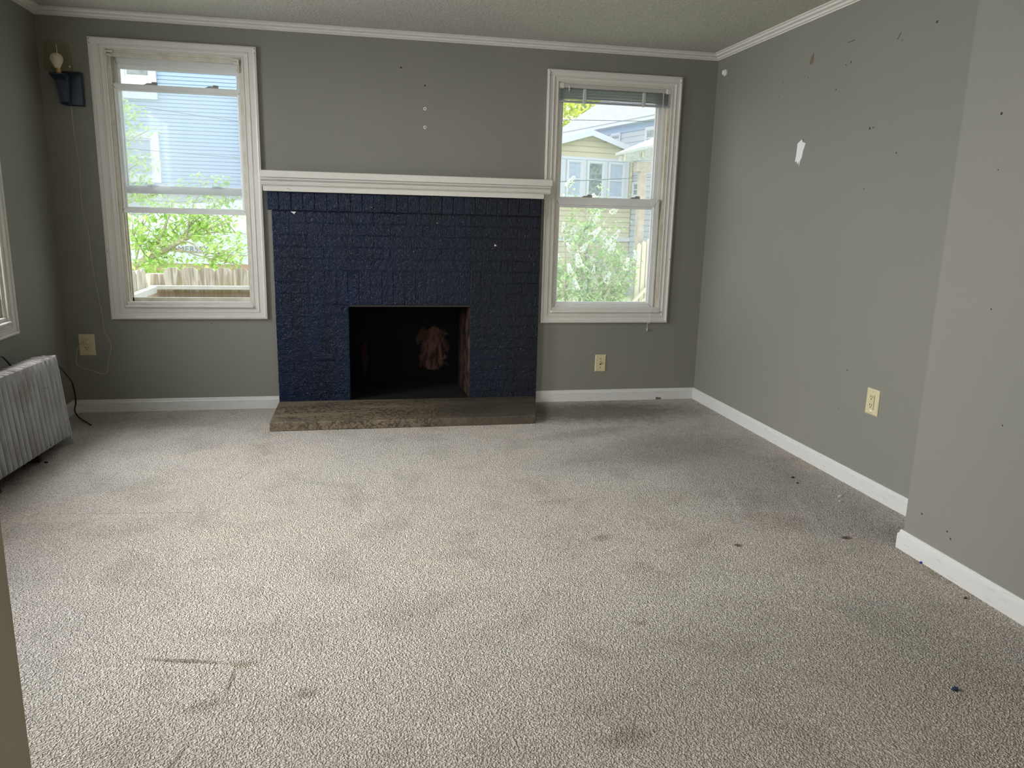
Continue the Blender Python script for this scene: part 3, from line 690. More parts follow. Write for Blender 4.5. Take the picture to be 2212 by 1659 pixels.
mb = MB(); mb.tube([(.158, -.70, .075), (.105, -1.69, .075)], .012, 10); mb.tube([(.128, -.70, .43), (.07, -1.69, .43)], .012, 10); mb.build('connecting_pipe', m_under, rd)
for y in (-1.0, -1.45):
    mb = MB(); mb.box(.10-.03, .10+.08, y-.012, y+.012, 0, .05, .004); mb.build('foot', m_under, rd)
mb = MB(); mb.tube(bez([(.07, -.66, .30), (.11, -.655, .37), (.145, -.62, .405), (.150, -.58, .398), (.135, -.47, .345), (.128, -.36, .268), (.122, -.31, .19), (.110, -.275, .125), (.083, -.225, .07), (.080, -.19, .03), (.095, -.185, .008), (.14, -.245, .006), (.198, -.335, .006)]), .0042, 10)
tag(mb.build('power_cord', m_cordb), 'black cable curling from behind the radiator end down to the carpet', 'cord')
mb = MB(); mb.tube(bez([(.012, -1.30, .42), (.02, -1.1, .52), (.03, -.955, .520), (.035, -.905, .494), (.040, -.870, .455), (.042, -.84, .40), (.042, -.84, .33)]), .0042, 10)
tag(mb.build('power_cord', m_cordb), 'black cable arching behind the radiator at the left edge', 'cord')

# ------------------------------------------------------------------ wall sconce
sc = empty('wall_sconce', (.165, -.03, 1.87)); tag(sc, 'navy wall lamp with amber glass shade in the left corner', 'lamp')
mb = MB(); mb.box(.118, .223, -.030, 0, 1.786, 1.968, .006); mb.build('backplate', m_navyplastic, sc)
mb = MB()
pr = [(-.028, 1.789), (-.050, 1.789), (-.066, 1.80), (-.078, 1.84), (-.085, 1.88), (-.100, 1.912), (-.150, 1.934), (-.150, 1.939), (-.085, 1.939), (-.028, 1.93)]
n = len(pr); vs = []
for side in (-1, 1):
    for y, z in pr:
        w = .022+.016*max(0, (z-1.88)/.06); vs.append((.132+side*w+(.001 if z < 1.85 else .0), y, z))
mb.add(vs, [tuple(range(n)), tuple(range(n, 2*n))[::-1]]+[(i, (i+1) % n, n+(i+1) % n, n+i) for i in range(n)])
mb.build('arm', m_navyplastic, sc)
cx, cy = .138, -.120
mb = MB()
o_ = [(.018, 0), (.045, .003), (.060, .012), (.068, .026), (.0695, .042), (.066, .08), (.0585, .155), (.0575, .161)]
mb.lathe(o_, (cx, cy, 1.940), 'z', 40, cap=False); mb.build('glass_shade', m_amber, sc, smooth=True)
mb = MB(); mb.lathe([(.014, 0), (.014, .026), (.013, .03)], (cx-.004, cy, 1.940), 'z', 16); mb.build('bulb_socket', m_brass, sc, smooth=False)
mb = MB(); mb.lathe([(.013, 0), (.016, .006), (.021, .018), (.029, .032), (.0325, .046), (.031, .060), (.024, .072), (.012, .078), (.002, .0795)], (cx-.006, cy, 1.966), 'z', 24); mb.build('light_bulb', m_bulb, sc, smooth=True)
cord = [(.150, -.010, 1.788), (.148, -.006, 1.779), (.150, -.006, 1.634), (.163, -.006, 1.456), (.155, -.006, 1.249), (.176, -.006, 1.091), (.182, -.006, .93), (.193, -.006, .767), (.210, -.006, .601), (.213, -.006, .517), (.244, -.006, .418), (.222, -.006, .319), (.213, -.006, .255), (.185, -.006, .238), (.117, -.006, .263), (.058, -.010, .287), (.045, -.016, .321), (.060, -.028, .385), (.079, -.034, .425), (.098, -.032, .436)]
mb = MB(); mb.tube(bez(cord, 6), .0024, 8); 
cd_ = mb.build('lamp_cord', m_cordw, sc)

# ------------------------------------------------------------------ outlets
def duplex(T, parent, slots_only_lower=False):
    for k_, dz in enumerate((.021, -.021)):
        mb = MB(T); mb.lathe([(.0165, 0), (.0165, -.0018), (.015, -.0026)], (0, -.0055, dz), 'y', 24); rc = mb.build('socket', m_ivory2, parent)
        mb = MB(T)
        mb.box(-.0085, -.0055, -.0088, -.0078, dz+.000, dz+.0095); mb.box(.0055, .0085, -.0088, -.0078, dz+.001, dz+.0085)
        mb.lathe([(.0028, 0), (.0028, -.0010)], (0, -.0079, dz-.0075), 'y', 10); mb.build('slots', m_slot, rc)
def plate(name, T, w, h, label, cat):
    mb = MB(T); mb.sweep((-w/2, w/2, -h/2, h/2), (0, 0, 0, 0), [(0, 0), (0, -.003), (.10, -.0062), (1, -.0062), (1, 0)])
    o = mb.build(name, m_ivory); tag(o, label, cat); return o
T = Matrix.Translation((.110, 0, .4185)); p = plate('wall_outlet', T, .090, .130, 'ivory two-socket outlet under the sconce with a cream cord plugged in', 'outlet'); duplex(T, p)
mb = MB(T); mb.box(-.014, .016, -.030, -.0085, .010, .032, .005); plug = mb.build('plug', m_ivory2); tag(plug, 'small ivory plug of the lamp cord in the upper socket below the sconce', 'plug')
T = Matrix.Translation((3.350, 0, .2645)); p = plate('light_switch', T, .076, .118, 'small ivory wall plate with toggle under the right window', 'switch')
mb = MB(T); mb.box(-.0055, .0055, -.0072, -.006, -.012, .012, .001); tg = mb.build('toggle_slot', m_slot, p); mb = MB(T); mb.box(-.004, .004, -.017, -.006, -.002, .009, .002); mb.build('toggle', m_ivory2, p)
for z in (.030, -.030):
    mb = MB(T); mb.lathe([(.0032, 0), (.002, -.001)], (0, -.0062, z), 'y', 10); mb.build('screw', m_hole, p)
TR = Matrix.Translation((XR, -1.912, .434)) @ Matrix(((0, 1, 0, 0), (-1, 0, 0, 0), (0, 0, 1, 0), (0, 0, 0, 1)))
p = plate('wall_outlet', TR, .088, .122, 'tall ivory rectangular outlet with small white sticker on right wall', 'outlet')
mb = MB(TR); mb.box(-.017, .017, -.0105, -.006, -.034, .034, .002); rc = mb.build('socket', m_ivory2, p)
mb = MB(TR)
for dz in (.021, -.017):
    mb.box(-.0085, -.0058, -.0112, -.0104, dz, dz+.009); mb.box(.0050, .0078, -.0112, -.0104, dz, dz+.008); mb.lathe([(.003, 0), (.003, -.0008)], (-.0005, -.0104, dz-.0065), 'y', 10)
mb.build('slots', m_slot, rc)
mb = MB(TR); mb.box(-.011, -.003, -.0116, -.0104, -.002, .005, .001); mb.box(-.011, -.003, -.0116, -.0104, -.008, -.003, .001); mb.build('test_button', m_ivory, rc)
mb = MB(TR); mb.box(-.0085, .0075, -.0068, -.0061, -.0455, -.038, .0001); mb.build('sticker', m_white, p)
for z in (.049, -.049):
    mb = MB(TR); mb.lathe([(.003, 0), (.002, -.0008)], (0, -.0062, z), 'y', 10); mb.build('screw', m_lock, p)

# ------------------------------------------------------------------ small things on the walls
mb = MB(); mb.lathe([(.0205, 0), (.0205, -.008), (.018, -.011), (.0165, -.011), (.016, -.018), (.012, -.021)], (XR, -.118, 2.169), 'x', 28)
tag(mb.build('wall_cap', m_white), 'small round white cap high on right wall by the corner', 'wall cap')  # plain round sensor cap fixed on the wall
for z in (1.871, 1.762):
    mb = MB(); mb.lathe([(.0098, 0), (.0098, -.0020), (.0070, -.003), (.0042, -.0030), (.0038, -.001)], (2.144, 0, z), 'y', 20)
    o = mb.build('wall_anchor', m_white); tag(o, ('upper' if z > 1.8 else 'lower')+' white plastic wall anchor ring above the mantel', 'wall anchor')
    mb = MB(); mb.lathe([(.0040, 0), (.0034, -.0014)], (2.144, -.0006, z), 'y', 12); mb.build('bore', m_slot, o)
dots([(2.144, 0, 2.005), (2.000, 0, 2.10)], .0055, wall_back, 'nail_hole', m_hole)
dots([(.83, 0, .545)], .003, wall_back, 'nail_hole', m_hole)
for y, z, r in [(-1.448, 1.995, .005), (-1.41, 1.99, .003), (-1.085, 1.985, .003), (-1.06, 1.995, .003), (-.84, 2.00, .003), (-.81, 1.93, .003), (-1.65, 1.672, .006), (-1.675, 1.673, .004), (-1.856, 1.548, .004), (-2.005, 2.05, .006), (-1.66, 1.40, .003), (-1.697, .541, .004), (-1.667, .342, .003), (-1.10, 1.67, .004), (-1.35, 1.885, .004), (-1.80, 2.02, .003)]:
    dots([(XR, y, z)], r, wall_right, 'nail_hole', m_hole, 'x')
for y, z, r in [(-2.78, .969, .003), (-2.698, 1.599, .005), (-2.72, 1.42, .0025), (-2.608, .175, .004), (-2.74, .16, .004), (-2.76, .14, .004), (-2.9, .6, .003)]:
    dots([(XB, y, z)], r, wall_right_b, 'nail_hole', m_hole, 'x')
mb = MB(); mb.prism([(-1.087, 2.050), (-1.112, 2.045), (-1.125, 2.062), (-1.118, 2.100), (-1.108, 2.085), (-1.098, 2.083)], 0, XR-.0012, XR); mb.build('torn_patch', m_brownpaper, wall_right)
mb = MB(); mb.tube([(XR-.0005, -1.405, 2.09), (XR-.0005, -1.46, 2.092)], .0012, 6); mb.tube([(XR-.0005, -1.77, 2.03), (XR-.0005, -1.79, 2.055)], .0012, 6); mb.build('scratch', m_hole, wall_right)
sp_ = [(-1.043, 1.560), (-1.050, 1.60), (-1.052, 1.655), (-1.080, 1.668), (-1.092, 1.672), (-1.096, 1.660), (-1.112, 1.655), (-1.128, 1.650), (-1.121, 1.632), (-1.112, 1.612), (-1.105, 1.578), (-1.092, 1.565), (-1.085, 1.535), (-1.080, 1.562), (-1.070, 1.545), (-1.060, 1.563)]
mb = MB(); mb.prism(sp_, 0, XR-.0025, XR); mb.build('spackle_patch', m_putty, wall_right)

# ------------------------------------------------------------------ debris on the carpet
random.seed(9)
def chip(x, y, s, m, label):
    mb = MB(); pts = [(x+s*random.uniform(.6, 1)*cos(a)*1.4, y+s*random.uniform(.6, 1)*sin(a)) for a in [i*pi/3 for i in range(6)]]
    mb.prism(pts, 2, .0005, .004+s*.3); o = mb.build('debris_chip', m, None); tag(o, label, 'debris'); return o
chip(.207, -1.018, .007, m_chip, 'black crumb on the carpet in front of the radiator')
chip(3.30, -3.38, .009, m_chipn, 'dark blue lump on the carpet near the bottom right corner')
chip(3.822, -1.70, .008, m_chip, 'larger black crumb near the far right baseboard')
chip(3.80, -1.78, .005, m_chip, 'smaller black crumb close to the far right baseboard')
chip(3.775, -2.66, .006, m_chipb, 'purple-blue bit below the near baseboard corner')
chip(3.73, -2.93, .005, m_chip, 'black crumb beside the near right baseboard')
chip(3.90, -1.97, .007, m_chipw, 'white paint flake beside the far right baseboard')
chip(3.86, -2.03, .006, m_chipw, 'white flake left of the one beside the far right baseboard')
chip(2.740, -.585, .004, m_chipw, 'white speck by the right end of the hearth')
chip(2.926, -.784, .003, m_chipw, 'tiny white speck on the carpet right of the hearth')

# ================================================================== OUTDOORS
def ground_z(y): return -0.55 if y < 3 else -0.55-(y-3)*0.055
mb = MB(); ys = [.16, 3, 10, 24, 60]; vs = []
for y in ys: vs += [(-40, y, ground_z(y)), (50, y, ground_z(y)), (-40, y, ground_z(y)-.3), (50, y, ground_z(y)-.3)]
fs = []
for i in range(len(ys)-1):
    a = i*4; fs += [(a, a+1, a+5, a+4), (a+2, a+6, a+7, a+3), (a, a+4, a+6, a+2), (a+1, a+3, a+7, a+5)]
fs += [(0, 2, 3, 1), (16, 17, 19, 18)]
mb.add(vs, fs); struct(mb.build('ground', m_ground), 'sloping back yard lawn')

def clapboard(mb, x0, x1, z0, z1, y, exp, T=None):
    """one saw-tooth profile, extruded: real lapped boards facing -y"""
    n = max(1, int(round((z1-z0)/exp))); e = (z1-z0)/n; pr = [(y+.08, z0)]
    for i in range(n): pr += [(y-.022, z0+i*e), (y-.020, z0+i*e+.78*e), (y-.001, z0+i*e+.82*e), (y-.001, z0+(i+1)*e)]
    pr += [(y+.08, z1)]; mb.prism(pr, 0, x0, x1)

# --- blue house seen through the left window
bh = empty('blue_house', (-1.5, 11.5, ground_z(10.5))); tag(bh, 'pale blue lap-sided house filling the left window view', 'house')
mb = MB(); clapboard(mb, -6.0, 1.6, 1.655, 6.2, 10.5, .0660); mb.build('siding', m_bluesiding, bh)
mb = MB(); mb.box(-6, 1.6, 10.58, 16, 1.6, 6.2); mb.box(-6, 1.6, 10.52, 16, -1.0, 1.56); mb.box(-6, 1.6, 10.47, 10.6, 1.56, 1.655); mb.build('wall', m_whitesiding, bh)
mb = MB(); mb.prism([(10.1, 6.15), (16.4, 6.15), (13.2, 8.6)], 0, -6.3, 1.9); mb.build('roof', m_roof, bh)
mb = MB(); clapboard(mb, -6.0, 1.6, -.9, 1.5, 10.515, .12); mb.build('siding', m_whitesiding, bh)
def ext_window(parent, x0, x1, z0, z1, y, tw, pane_m=m_pane, T=None, label=None):
    mb = MB(T); mb.frame((x0, x1, z0, z1), (x0+tw, x1-tw, z0+tw, z1-tw), y-.05, y+.02); f = mb.build('window_trim', m_extwhite, parent)
    mb = MB(T); zi = (z0+z1)/2; mb.frame((x0+tw, x1-tw, z0+tw, z1-tw), (x0+tw+.035, x1-tw-.035, z0+tw+.04, z1-tw-.035), y-.03, y+.02); mb.box(x0+tw, x1-tw, y-.035, y, zi-.02, zi+.02); mb.build('window_sash', m_extwhite, f)
    mb = MB(T); mb.box(x0+tw+.02, x1-tw-.02, y-.012, y+.01, z0+tw+.02, z1-tw-.02); mb.build('pane', pane_m, f)
ext_window(bh, -2.36, -1.745, 3.40, 4.9, 10.45, .10)
mb = MB(); mb.box(-2.95, -1.745, 10.40, 10.5, 3.14, 3.40); mb.box(-2.95, -2.36, 10.42, 10.5, 3.40, 4.9); mb.build('window_trim', m_extwhite, bh)
ext_window(bh, -2.95, -1.78, 1.70, 2.58, 10.45, .11, m_curtain)

# --- boat in the neighbouring yard
bt = empty('boat', (-.6, 7.9, ground_z(7.9))); tag(bt, 'white boat with a red bottom and grey registration letters behind the fence', 'boat')
def hull(zs, ws, m, name):
    vs = []; n = 12; L0, L1 = -3.2, 2.6
    for z, w in zip(zs, ws):
        for side in (-1, 1):
            for i in range(n+1):
                t = i/n; x = L0+(L1-L0)*t; hw = w*(1-max(0, (.35-t)/.35)**2.2)
                vs.append((x, 7.9+side*max(hw, .02), z+.12*(1-t)**3*(1 if z > .6 else .2)))
    rw = 2*(n+1); fs = []
    for r in range(len(zs)-1):
        for sdd in (0, 1):
            for i in range(n): a = r*rw+sdd*(n+1)+i; fs.append((a, a+1, a+rw+1, a+rw))
        fs.append((r*rw+n, r*rw+2*n+1, (r+1)*rw+2*n+1, (r+1)*rw+n)); fs.append((r*rw, (r+1)*rw, (r+1)*rw+n+1, r*rw+n+1))
    for r in (0, len(zs)-1):
        for i in range(n): a = r*rw+i; fs.append((a, a+1, a+n+2, a+n+1))
    mb = MB(); mb.add(vs, fs); return mb.build(name, m, bt)
hull([.455, .70, .95, 1.06], [.88, .93, .99, .99], m_hull, 'hull')
hull([-.25, .05, .30, .452], [.10, .45, .78, .87], m_hullred, 'hull_bottom')
mb = MB(); mb.prism([(-1.6, 1.05), (1.6, 1.05), (1.5, 1.34), (.1, 1.40), (-.9, 1.30)], 1, 7.35, 8.5); mb.build('cabin', m_hull, bt)
mb = MB(); mb.box(-3.0, 2.4, 7.0, 7.03, .765, .775); mb.box(.2, 1.4, 7.345, 7.352, 1.10, 1.27); mb.build('rub_strip', m_letter, bt)
for x in (-1.6, 1.2):
    mb = MB(); mb.box(x-.06, x+.06, 7.4, 8.4, ground_z(8), .0, .01); mb.build('cradle', m_porchwood, bt)
fc = bpy.data.curves.new('boat_number', 'FONT'); fc.body = 'ME855Y'; fc.size = .115; fc.extrude = .002; fc.align_x = 'CENTER'; fc.space_character = 1.12
fo = bpy.data.objects.new('boat_number_curve', fc); COL.objects.link(fo); bpy.context.view_layer.update()
me = bpy.data.meshes.new_from_object(fo.evaluated_get(bpy.context.evaluated_depsgraph_get())); bpy.data.objects.remove(fo)
me.materials.clear(); me.materials.append(m_letter)
lo = bpy.data.objects.new('registration_number', me); COL.objects.link(lo); lo.parent = bt; lo.matrix_parent_inverse = bt.matrix_basis.inverted()
lo.location = (-.625, 6.962, .635); lo.rotation_euler = (pi/2, 0, 0)

# --- fence
random.seed(3)
fn = empty('wooden_fence', (.4, 1.9, -.55)); tag(fn, 'weathered dog-eared picket fence below the left window', 'fence')
def picket(parent, x, w, zt, T):
    mb = MB(T); ear = .028; tp = random.uniform(-.004, .004)
    mb.prism([(x, -.55), (x+w, -.55), (x+w, zt-ear+tp), (x+w-ear, zt+tp), (x+ear, zt+tp), (x, zt-ear+tp)], 1, 0, .016); mb.build('picket', m_fence, parent)
TF = Matrix.Translation((0, 1.905, 0))
x = .131
for i in range(12): picket(fn, x, .131, .757-.001*i, TF); x += .1355
mb = MB(TF); mb.box(.02, 1.75, -.04, -.001, .575, .608, .003); mb.build('rail', m_rail, fn)
mb = MB(TF); mb.box(.02, 1.75, -.04, -.001, -.3, -.25, .003); mb.build('rail', m_rail, fn)
# side run towards the house, on the left
TS = Matrix.Translation((.015, 0, 0)) @ Matrix(((0, -1, 0, 0), (1, 0, 0, 0), (0, 0, 1, 0), (0, 0, 0, 1)))
x = 1.66
for i in range(10): picket(fn, x, .131, .752, TS); x -= .1355
mb = MB(); mb.box(.018, .075, .45, 1.868, .545, .600, .004); mb.build('rail', m_rail, fn)
mb = MB(); mb.box(-.02, .128, 1.925, 2.01, -.55, .70, .004); mb.build('post', m_fence, fn)

# --- plants
def leaf_cloud(mb, c, r, n, size, flat=.6):
    for _ in range(n):
        d = Vector((random.gauss(0, 1), random.gauss(0, 1), random.gauss(0, 1)*flat)); p = Vector(c)+d*r*.5
        a = Vector((random.uniform(-1, 1), random.uniform(-1, 1), random.uniform(-.9, .3))).normalized(); b = a.cross(Vector((random.uniform(-.4, .4), random.uniform(-.4, .4), 1))).normalized()
        s = size*random.uniform(.6, 1.25); w = s*.28; m = p+a*s*.5; dn = Vector((0, 0, -.12*s))
        mb.add([p, m+b*w+dn*.3, p+a*s+dn, m-b*w+dn*.3, m+Vector((0, 0, .05*s))], [(0, 1, 4), (1, 2, 4), (2, 3, 4), (3, 0, 4)])
def limb(mb, p, q, r0, r1, wob=.04, n=6):
    p = Vector(p); q = Vector(q); L = (q-p).length; pts = []; rs = []
    off = Vector((random.uniform(-1, 1), random.uniform(-1, 1), random.uniform(-1, 1)))*wob*L
    for i in range(n+1):
        t = i/n; pts.append(p.lerp(q, t)+off*sin(pi*t)+Vector((0, 0, wob*L*.6*sin(pi*t)))); rs.append(r0*(1-t)+r1*t)
    mb.tube(pts, rs, 6); return pts
random.seed(12)
tr = empty('leafy_tree', (-1.7, 3.5, -.58)); tag(tr, 'bright green leafy tree leaning across behind the picket fence', 'tree')
bmm = MB(); lm = MB()
limb(bmm, (-1.7, 3.5, -.62), (-.95, 3.4, .42), .07, .05, .02)
m1 = limb(bmm, (-.95, 3.4, .42), (-.20, 3.25, .80), .05, .030, .02); m2 = limb(bmm, (-.20, 3.25, .80), (.12, 3.2, .985), .028, .020, .02)
limb(bmm, (-.95, 3.4, .42), (-.75, 3.5, 2.2), .04, .02, .03)
low = [(.10, .985), (.62, .79), (.55, .72), (.35, 1.15), (.50, 1.12), (.0, 1.3), (-.15, 1.2), (.25, 1.4), (.55, 1.35), (-.32, 1.35), (.60, 1.0), (.30, .75), (-.05, 1.1), (-.38, 1.0), (-.30, .72)]
for (x, z) in low:
    s = m1[random.randint(3, 6)] if x < .1 else m2[random.randint(1, 6)]
    e = Vector((x, 3.2+random.uniform(-.35, .35), z)); pts = limb(bmm, s, e, .010, .004, .08)
    for q in range(4):
        st_ = pts[random.randint(1, 6)]; e2 = st_+Vector((random.uniform(-.28, .30), random.uniform(-.25, .25), random.uniform(-.12, .24)))
        if e2.x > .62: e2.x = .62
        p2 = limb(bmm, st_, e2, .005, .002, .1, 4)
        for w in p2[1:]:
            if not (abs(w.x-.125) < .16 and abs(w.z-.85) < .10): leaf_cloud(lm, w, .09, 5, .062)
    for w in pts[2:]:
        if not (abs(w.x-.125) < .16 and abs(w.z-.85) < .10): leaf_cloud(lm, w, .10, 4, .065)
for _ in range(110):
    u = random.random(); x = -.50+1.02*u; z = random.uniform(.66, 1.42-.20*u)
    if abs(x-.125) < .17 and abs(z-.85) < .12: continue
    leaf_cloud(lm, (x, 3.2+random.uniform(-.4, .5), z), .16, 9, .062)
for _ in range(34): leaf_cloud(lm, (random.uniform(-.45, .36), 3.0+random.uniform(-.3, .4), random.uniform(.60, .72)), .10, 8, .058)
for _ in range(46):
    z = random.uniform(1.4, 2.25); x = -.52+random.uniform(0, .16)+max(0, (1.75-z))*.75*random.random(); leaf_cloud(lm, (x, 3.3+random.uniform(-.3, .3), z), .12, 9, .062)
for z, x in ((2.0, -.18), (1.75, -.22), (1.5, .02), (1.55, .30), (1.5, .38)):
    p2 = limb(bmm, (-.8, 3.45, z-.35), (x, 3.3, z), .012, .003, .05); leaf_cloud(lm, p2[-1], .10, 12, .06)
bmm.build('branches', m_bark, tr, smooth=True); lm.build('foliage', m_leaf, tr)

random.seed(21)
li = empty('lilac_bush', (4.6, 4.1, -.61)); tag(li, 'lilac bush with white flower heads outside the right window', 'shrub')
bmm = MB(); lm = MB(); tips = []
for i in range(13):
    bx = 4.45+random.uniform(-.3, .35); e = Vector((3.95+1.0*i/12, 4.0+random.uniform(-.3, .3), random.uniform(.5, 1.35) if i > 2 else random.uniform(.3, .75)))
    pts = limb(bmm, (bx, 4.1+random.uniform(-.15, .15), -.62), e, .014, .005, .06, 8); tips.append(pts[-1])
    for q in range(7):
        s = pts[random.randint(3, 8)]; e2 = s+Vector((random.uniform(-.3, .3), random.uniform(-.2, .2), random.uniform(.05, .35)))
        p2 = limb(bmm, s, e2, .006, .0025, .08, 4); tips.append(p2[-1])
        for w in p2[1:]: leaf_cloud(lm, w, .10, 6, .065)
for _ in range(95):
    x = random.uniform(3.98, 4.98); z = random.uniform(.05, .75 if x < 4.2 else 1.22); leaf_cloud(lm, (x, 4.05+random.uniform(-.35, .35), z), .15, 7, .065)
for _ in range(40):
    leaf_cloud(lm, (random.uniform(4.75, 5.02), 4.3+random.uniform(-.3, .2), random.uniform(.1, 1.0)), .12, 10, .055)
bmm.build('branches', m_bark, li, smooth=True); lm.build('foliage', m_leaf2, li)
mb = MB()
for _ in range(85):
    h = random.random(); rr_ = .034*(1-h*.75); a = random.uniform(0, 2*pi)
    c_ = Vector((rr_*cos(a), rr_*sin(a), h*.13)); s = .011
    d1 = Vector((random.uniform(-1, 1), random.uniform(-1, 1), random.uniform(-1, 1))).normalized()*s; d2 = d1.cross(Vector((.3, .5, .8))).normalized()*s; d3 = d1.cross(d2).normalized()*s*.6
    mb.add([c_+d1, c_+d2, c_-d1, c_-d2, c_+d3, c_-d3], [(0, 1, 4), (1, 2, 4), (2, 3, 4), (3, 0, 4), (1, 0, 5), (2, 1, 5), (3, 2, 5), (0, 3, 5)])
fl0 = mb.build('flower_head', m_flower, li)
good = [t for t in tips if t.z > .35]; random.shuffle(good)
extra = [Vector((random.uniform(4.1, 4.95), 3.85+random.uniform(-.2, .2), random.uniform(.45, 1.27))) for _ in range(22)]
for i, t in enumerate((good+extra)[:62]):
    o = fl0 if i == 0 else fl0.copy()
    if i: COL.objects.link(o)
    o.parent = li; o.matrix_parent_inverse = li.matrix_basis.inverted(); o.location = t; s = random.uniform(.7, 1.25)
    o.scale = (s, s, s); o.rotation_euler = (random.uniform(-.7, .7), random.uniform(-.7, .7), random.uniform(0, 6))

# --- yellow gabled house and the pale main house behind (local frame: s along the front, d backwards)
f_ = 1.4; Kp = Vector((1.7275+f_*7.5085, -4.9643+f_*20.9643, 0)); zz = lambda z: 1.2285+f_*(z-1.2285)
AZ = rad(77.5); av = Vector((sin(AZ), cos(AZ), 0)); bv_ = Vector((-cos(AZ), sin(AZ), 0))
TH = Matrix(((av.x, bv_.x, 0, Kp.x), (av.y, bv_.y, 0, Kp.y), (0, 0, 1, 0), (0, 0, 0, 1)))
gz = ground_z(24.4)-.15
yh = empty('yellow_house_wing', TH @ Vector((-2, 2, gz))); tag(yh, 'cream yellow gabled wing with three white windows, seen through right window', 'house')
sL, sR, sP = -4.06, -.005, -2.03; zw, zp = zz(3.02), zz(3.46)
zlow = zz(1.47)
# gable end: clapboards clipped under the rake
mb = MB(TH); n = 0; z = zz(2.86); e = .21
while z < zp-.02:
    z1 = min(z+e, zp); half = lambda q: 2.15*(1-(q-zz(3.02))/(zp-zz(3.02)))if q > zz(3.02) else 2.09
    a, b = min(2.09, half(z)), max(.02, min(2.09, half(z1)))
    mb.box(sP-b, sP+b, .0, .09, z, z1)
    z1_ = z1; zt_ = z+(z1-z)*.82; b_ = a+(b-a)*.82
    mb.add([(sP-a, -.035, z), (sP+a, -.035, z), (sP+b_, -.030, zt_), (sP-b_, -.030, zt_), (sP-a, .1, z), (sP+a, .1, z), (sP+b_, .1, zt_), (sP-b_, .1, zt_)],
           [(0, 1, 2, 3), (7, 6, 5, 4), (0, 4, 5, 1), (3, 2, 6, 7), (0, 3, 7, 4), (1, 5, 6, 2)]); z = z1
mb.build('siding', m_yellow, yh)
mb = MB(TH); clapboard(mb, sL, sR, gz, zz(.65), 0, .20); mb.build('siding', m_tan, yh)
mb = MB(TH); clapboard(mb, sL, sR, zz(.75), zz(1.75), 0, .20); mb.build('siding', m_tan, yh)
mb = MB(TH); mb.box(sL-.02, sR+.02, -.06, .05, zz(.65), zz(.75)); mb.build('belt_board', m_extwhite, yh)
mb = MB(TH); clapboard(mb, -.13, sR+.0, zz(1.75), zz(2.84), -.005, .20); mb.build('siding', m_yellow, yh)
mb = MB(TH); mb.box(sL, -.16, -.03, .06, zz(1.75), zz(2.86)); mb.box(sL, .0, -.05, .06, zz(2.80), zz(2.87)); mb.build('window_bay_trim', m_extwhite, yh)
mb = MB(TH); mb.box(sL, sR-.01, .06, 5.0, gz, zz(2.9)); mb.build('wall', m_yellow, yh)
t1 = zp+.03; ov = .38
rz = lambda s: t1-(abs(s-sP))*(zp-zz(3.02))/2.15
mb = MB(TH)
for sg in (-1, 1):
    e0 = sP-2.45 if sg < 0 else -.03
    mb.prism([(sP, rz(sP)), (e0, rz(e0)), (e0, rz(e0)+.10), (sP, rz(sP)+.10)], 1, -.32, 5.2)
mb.build('roof', m_roof, yh)
mb = MB(TH)
for sg in (-1, 1):
    e0 = sP-2.45 if sg < 0 else -.03; mb.prism([(sP, rz(sP)-.10), (e0, rz(e0)-.10), (e0, rz(e0)+.11), (sP, rz(sP)+.11)], 1, -.36, -.30)
mb.build('rake_board', m_extwhite, yh)
for c0, c1, pm in ((-2.06, -1.62, m_curtain), (-1.44, -.95, m_pane), (-.78, -.30, m_curtain), (-2.70, -2.26, m_curtain)):
    ext_window(yh, c0*f_-.03, c1*f_+.03, zz(1.80), zz(2.78), -.06, .065, pm, TH)

mh = empty('pale_house', TH @ Vector((4, 3, gz))); tag(mh, 'pale blue-white main house with grey roof behind the yellow wing', 'house')
TM = TH @ Matrix(((0, 1, 0, .02), (1, 0, 0, 0), (0, 0, 1, 0), (0, 0, 0, 1)))   # local x = depth d, local y = s (outward face at -y)
dA, dB = -6.0, 5.9
ze = zz(3.84)
mb = MB(TM); clapboard(mb, dA, dB, gz, ze-.25, .02, .21); mb.build('siding', m_whitesiding, mh)
mb = MB(TM); mb.box(dA, dB, -.02, .10, ze-.27, ze-.02); mb.build('frieze_board', m_bluesiding, mh)
mb = MB(TM); mb.box(dA-.3, dB+.3, -.38, .10, ze-.03, ze+.12); mb.build('gutter', m_extwhite, mh)
mb = MB(TM); mb.box(dA, dB, .10, 7.0, gz, ze-.05); mb.build('wall', m_whitesiding, mh)
mb = MB(TM); mb.prism([(-.42, ze+.10), (3.6, ze+2.75), (7.6, ze+.10), (3.6, ze+.0)], 0, dA-.4, dB+.4); mb.build('roof', m_roof, mh)
ext_window(mh, .98, 1.68, zz(3.32), zz(3.66), -.02, .07, m_pane, TM)
ext_window(mh, -1.9, -.80, zz(3.10), zz(3.68), -.02, .10, m_pane, TM)
ext_window(mh, -.75, -.10, zz(1.86), zz(2.28), -.02, .07, m_pane, TM)

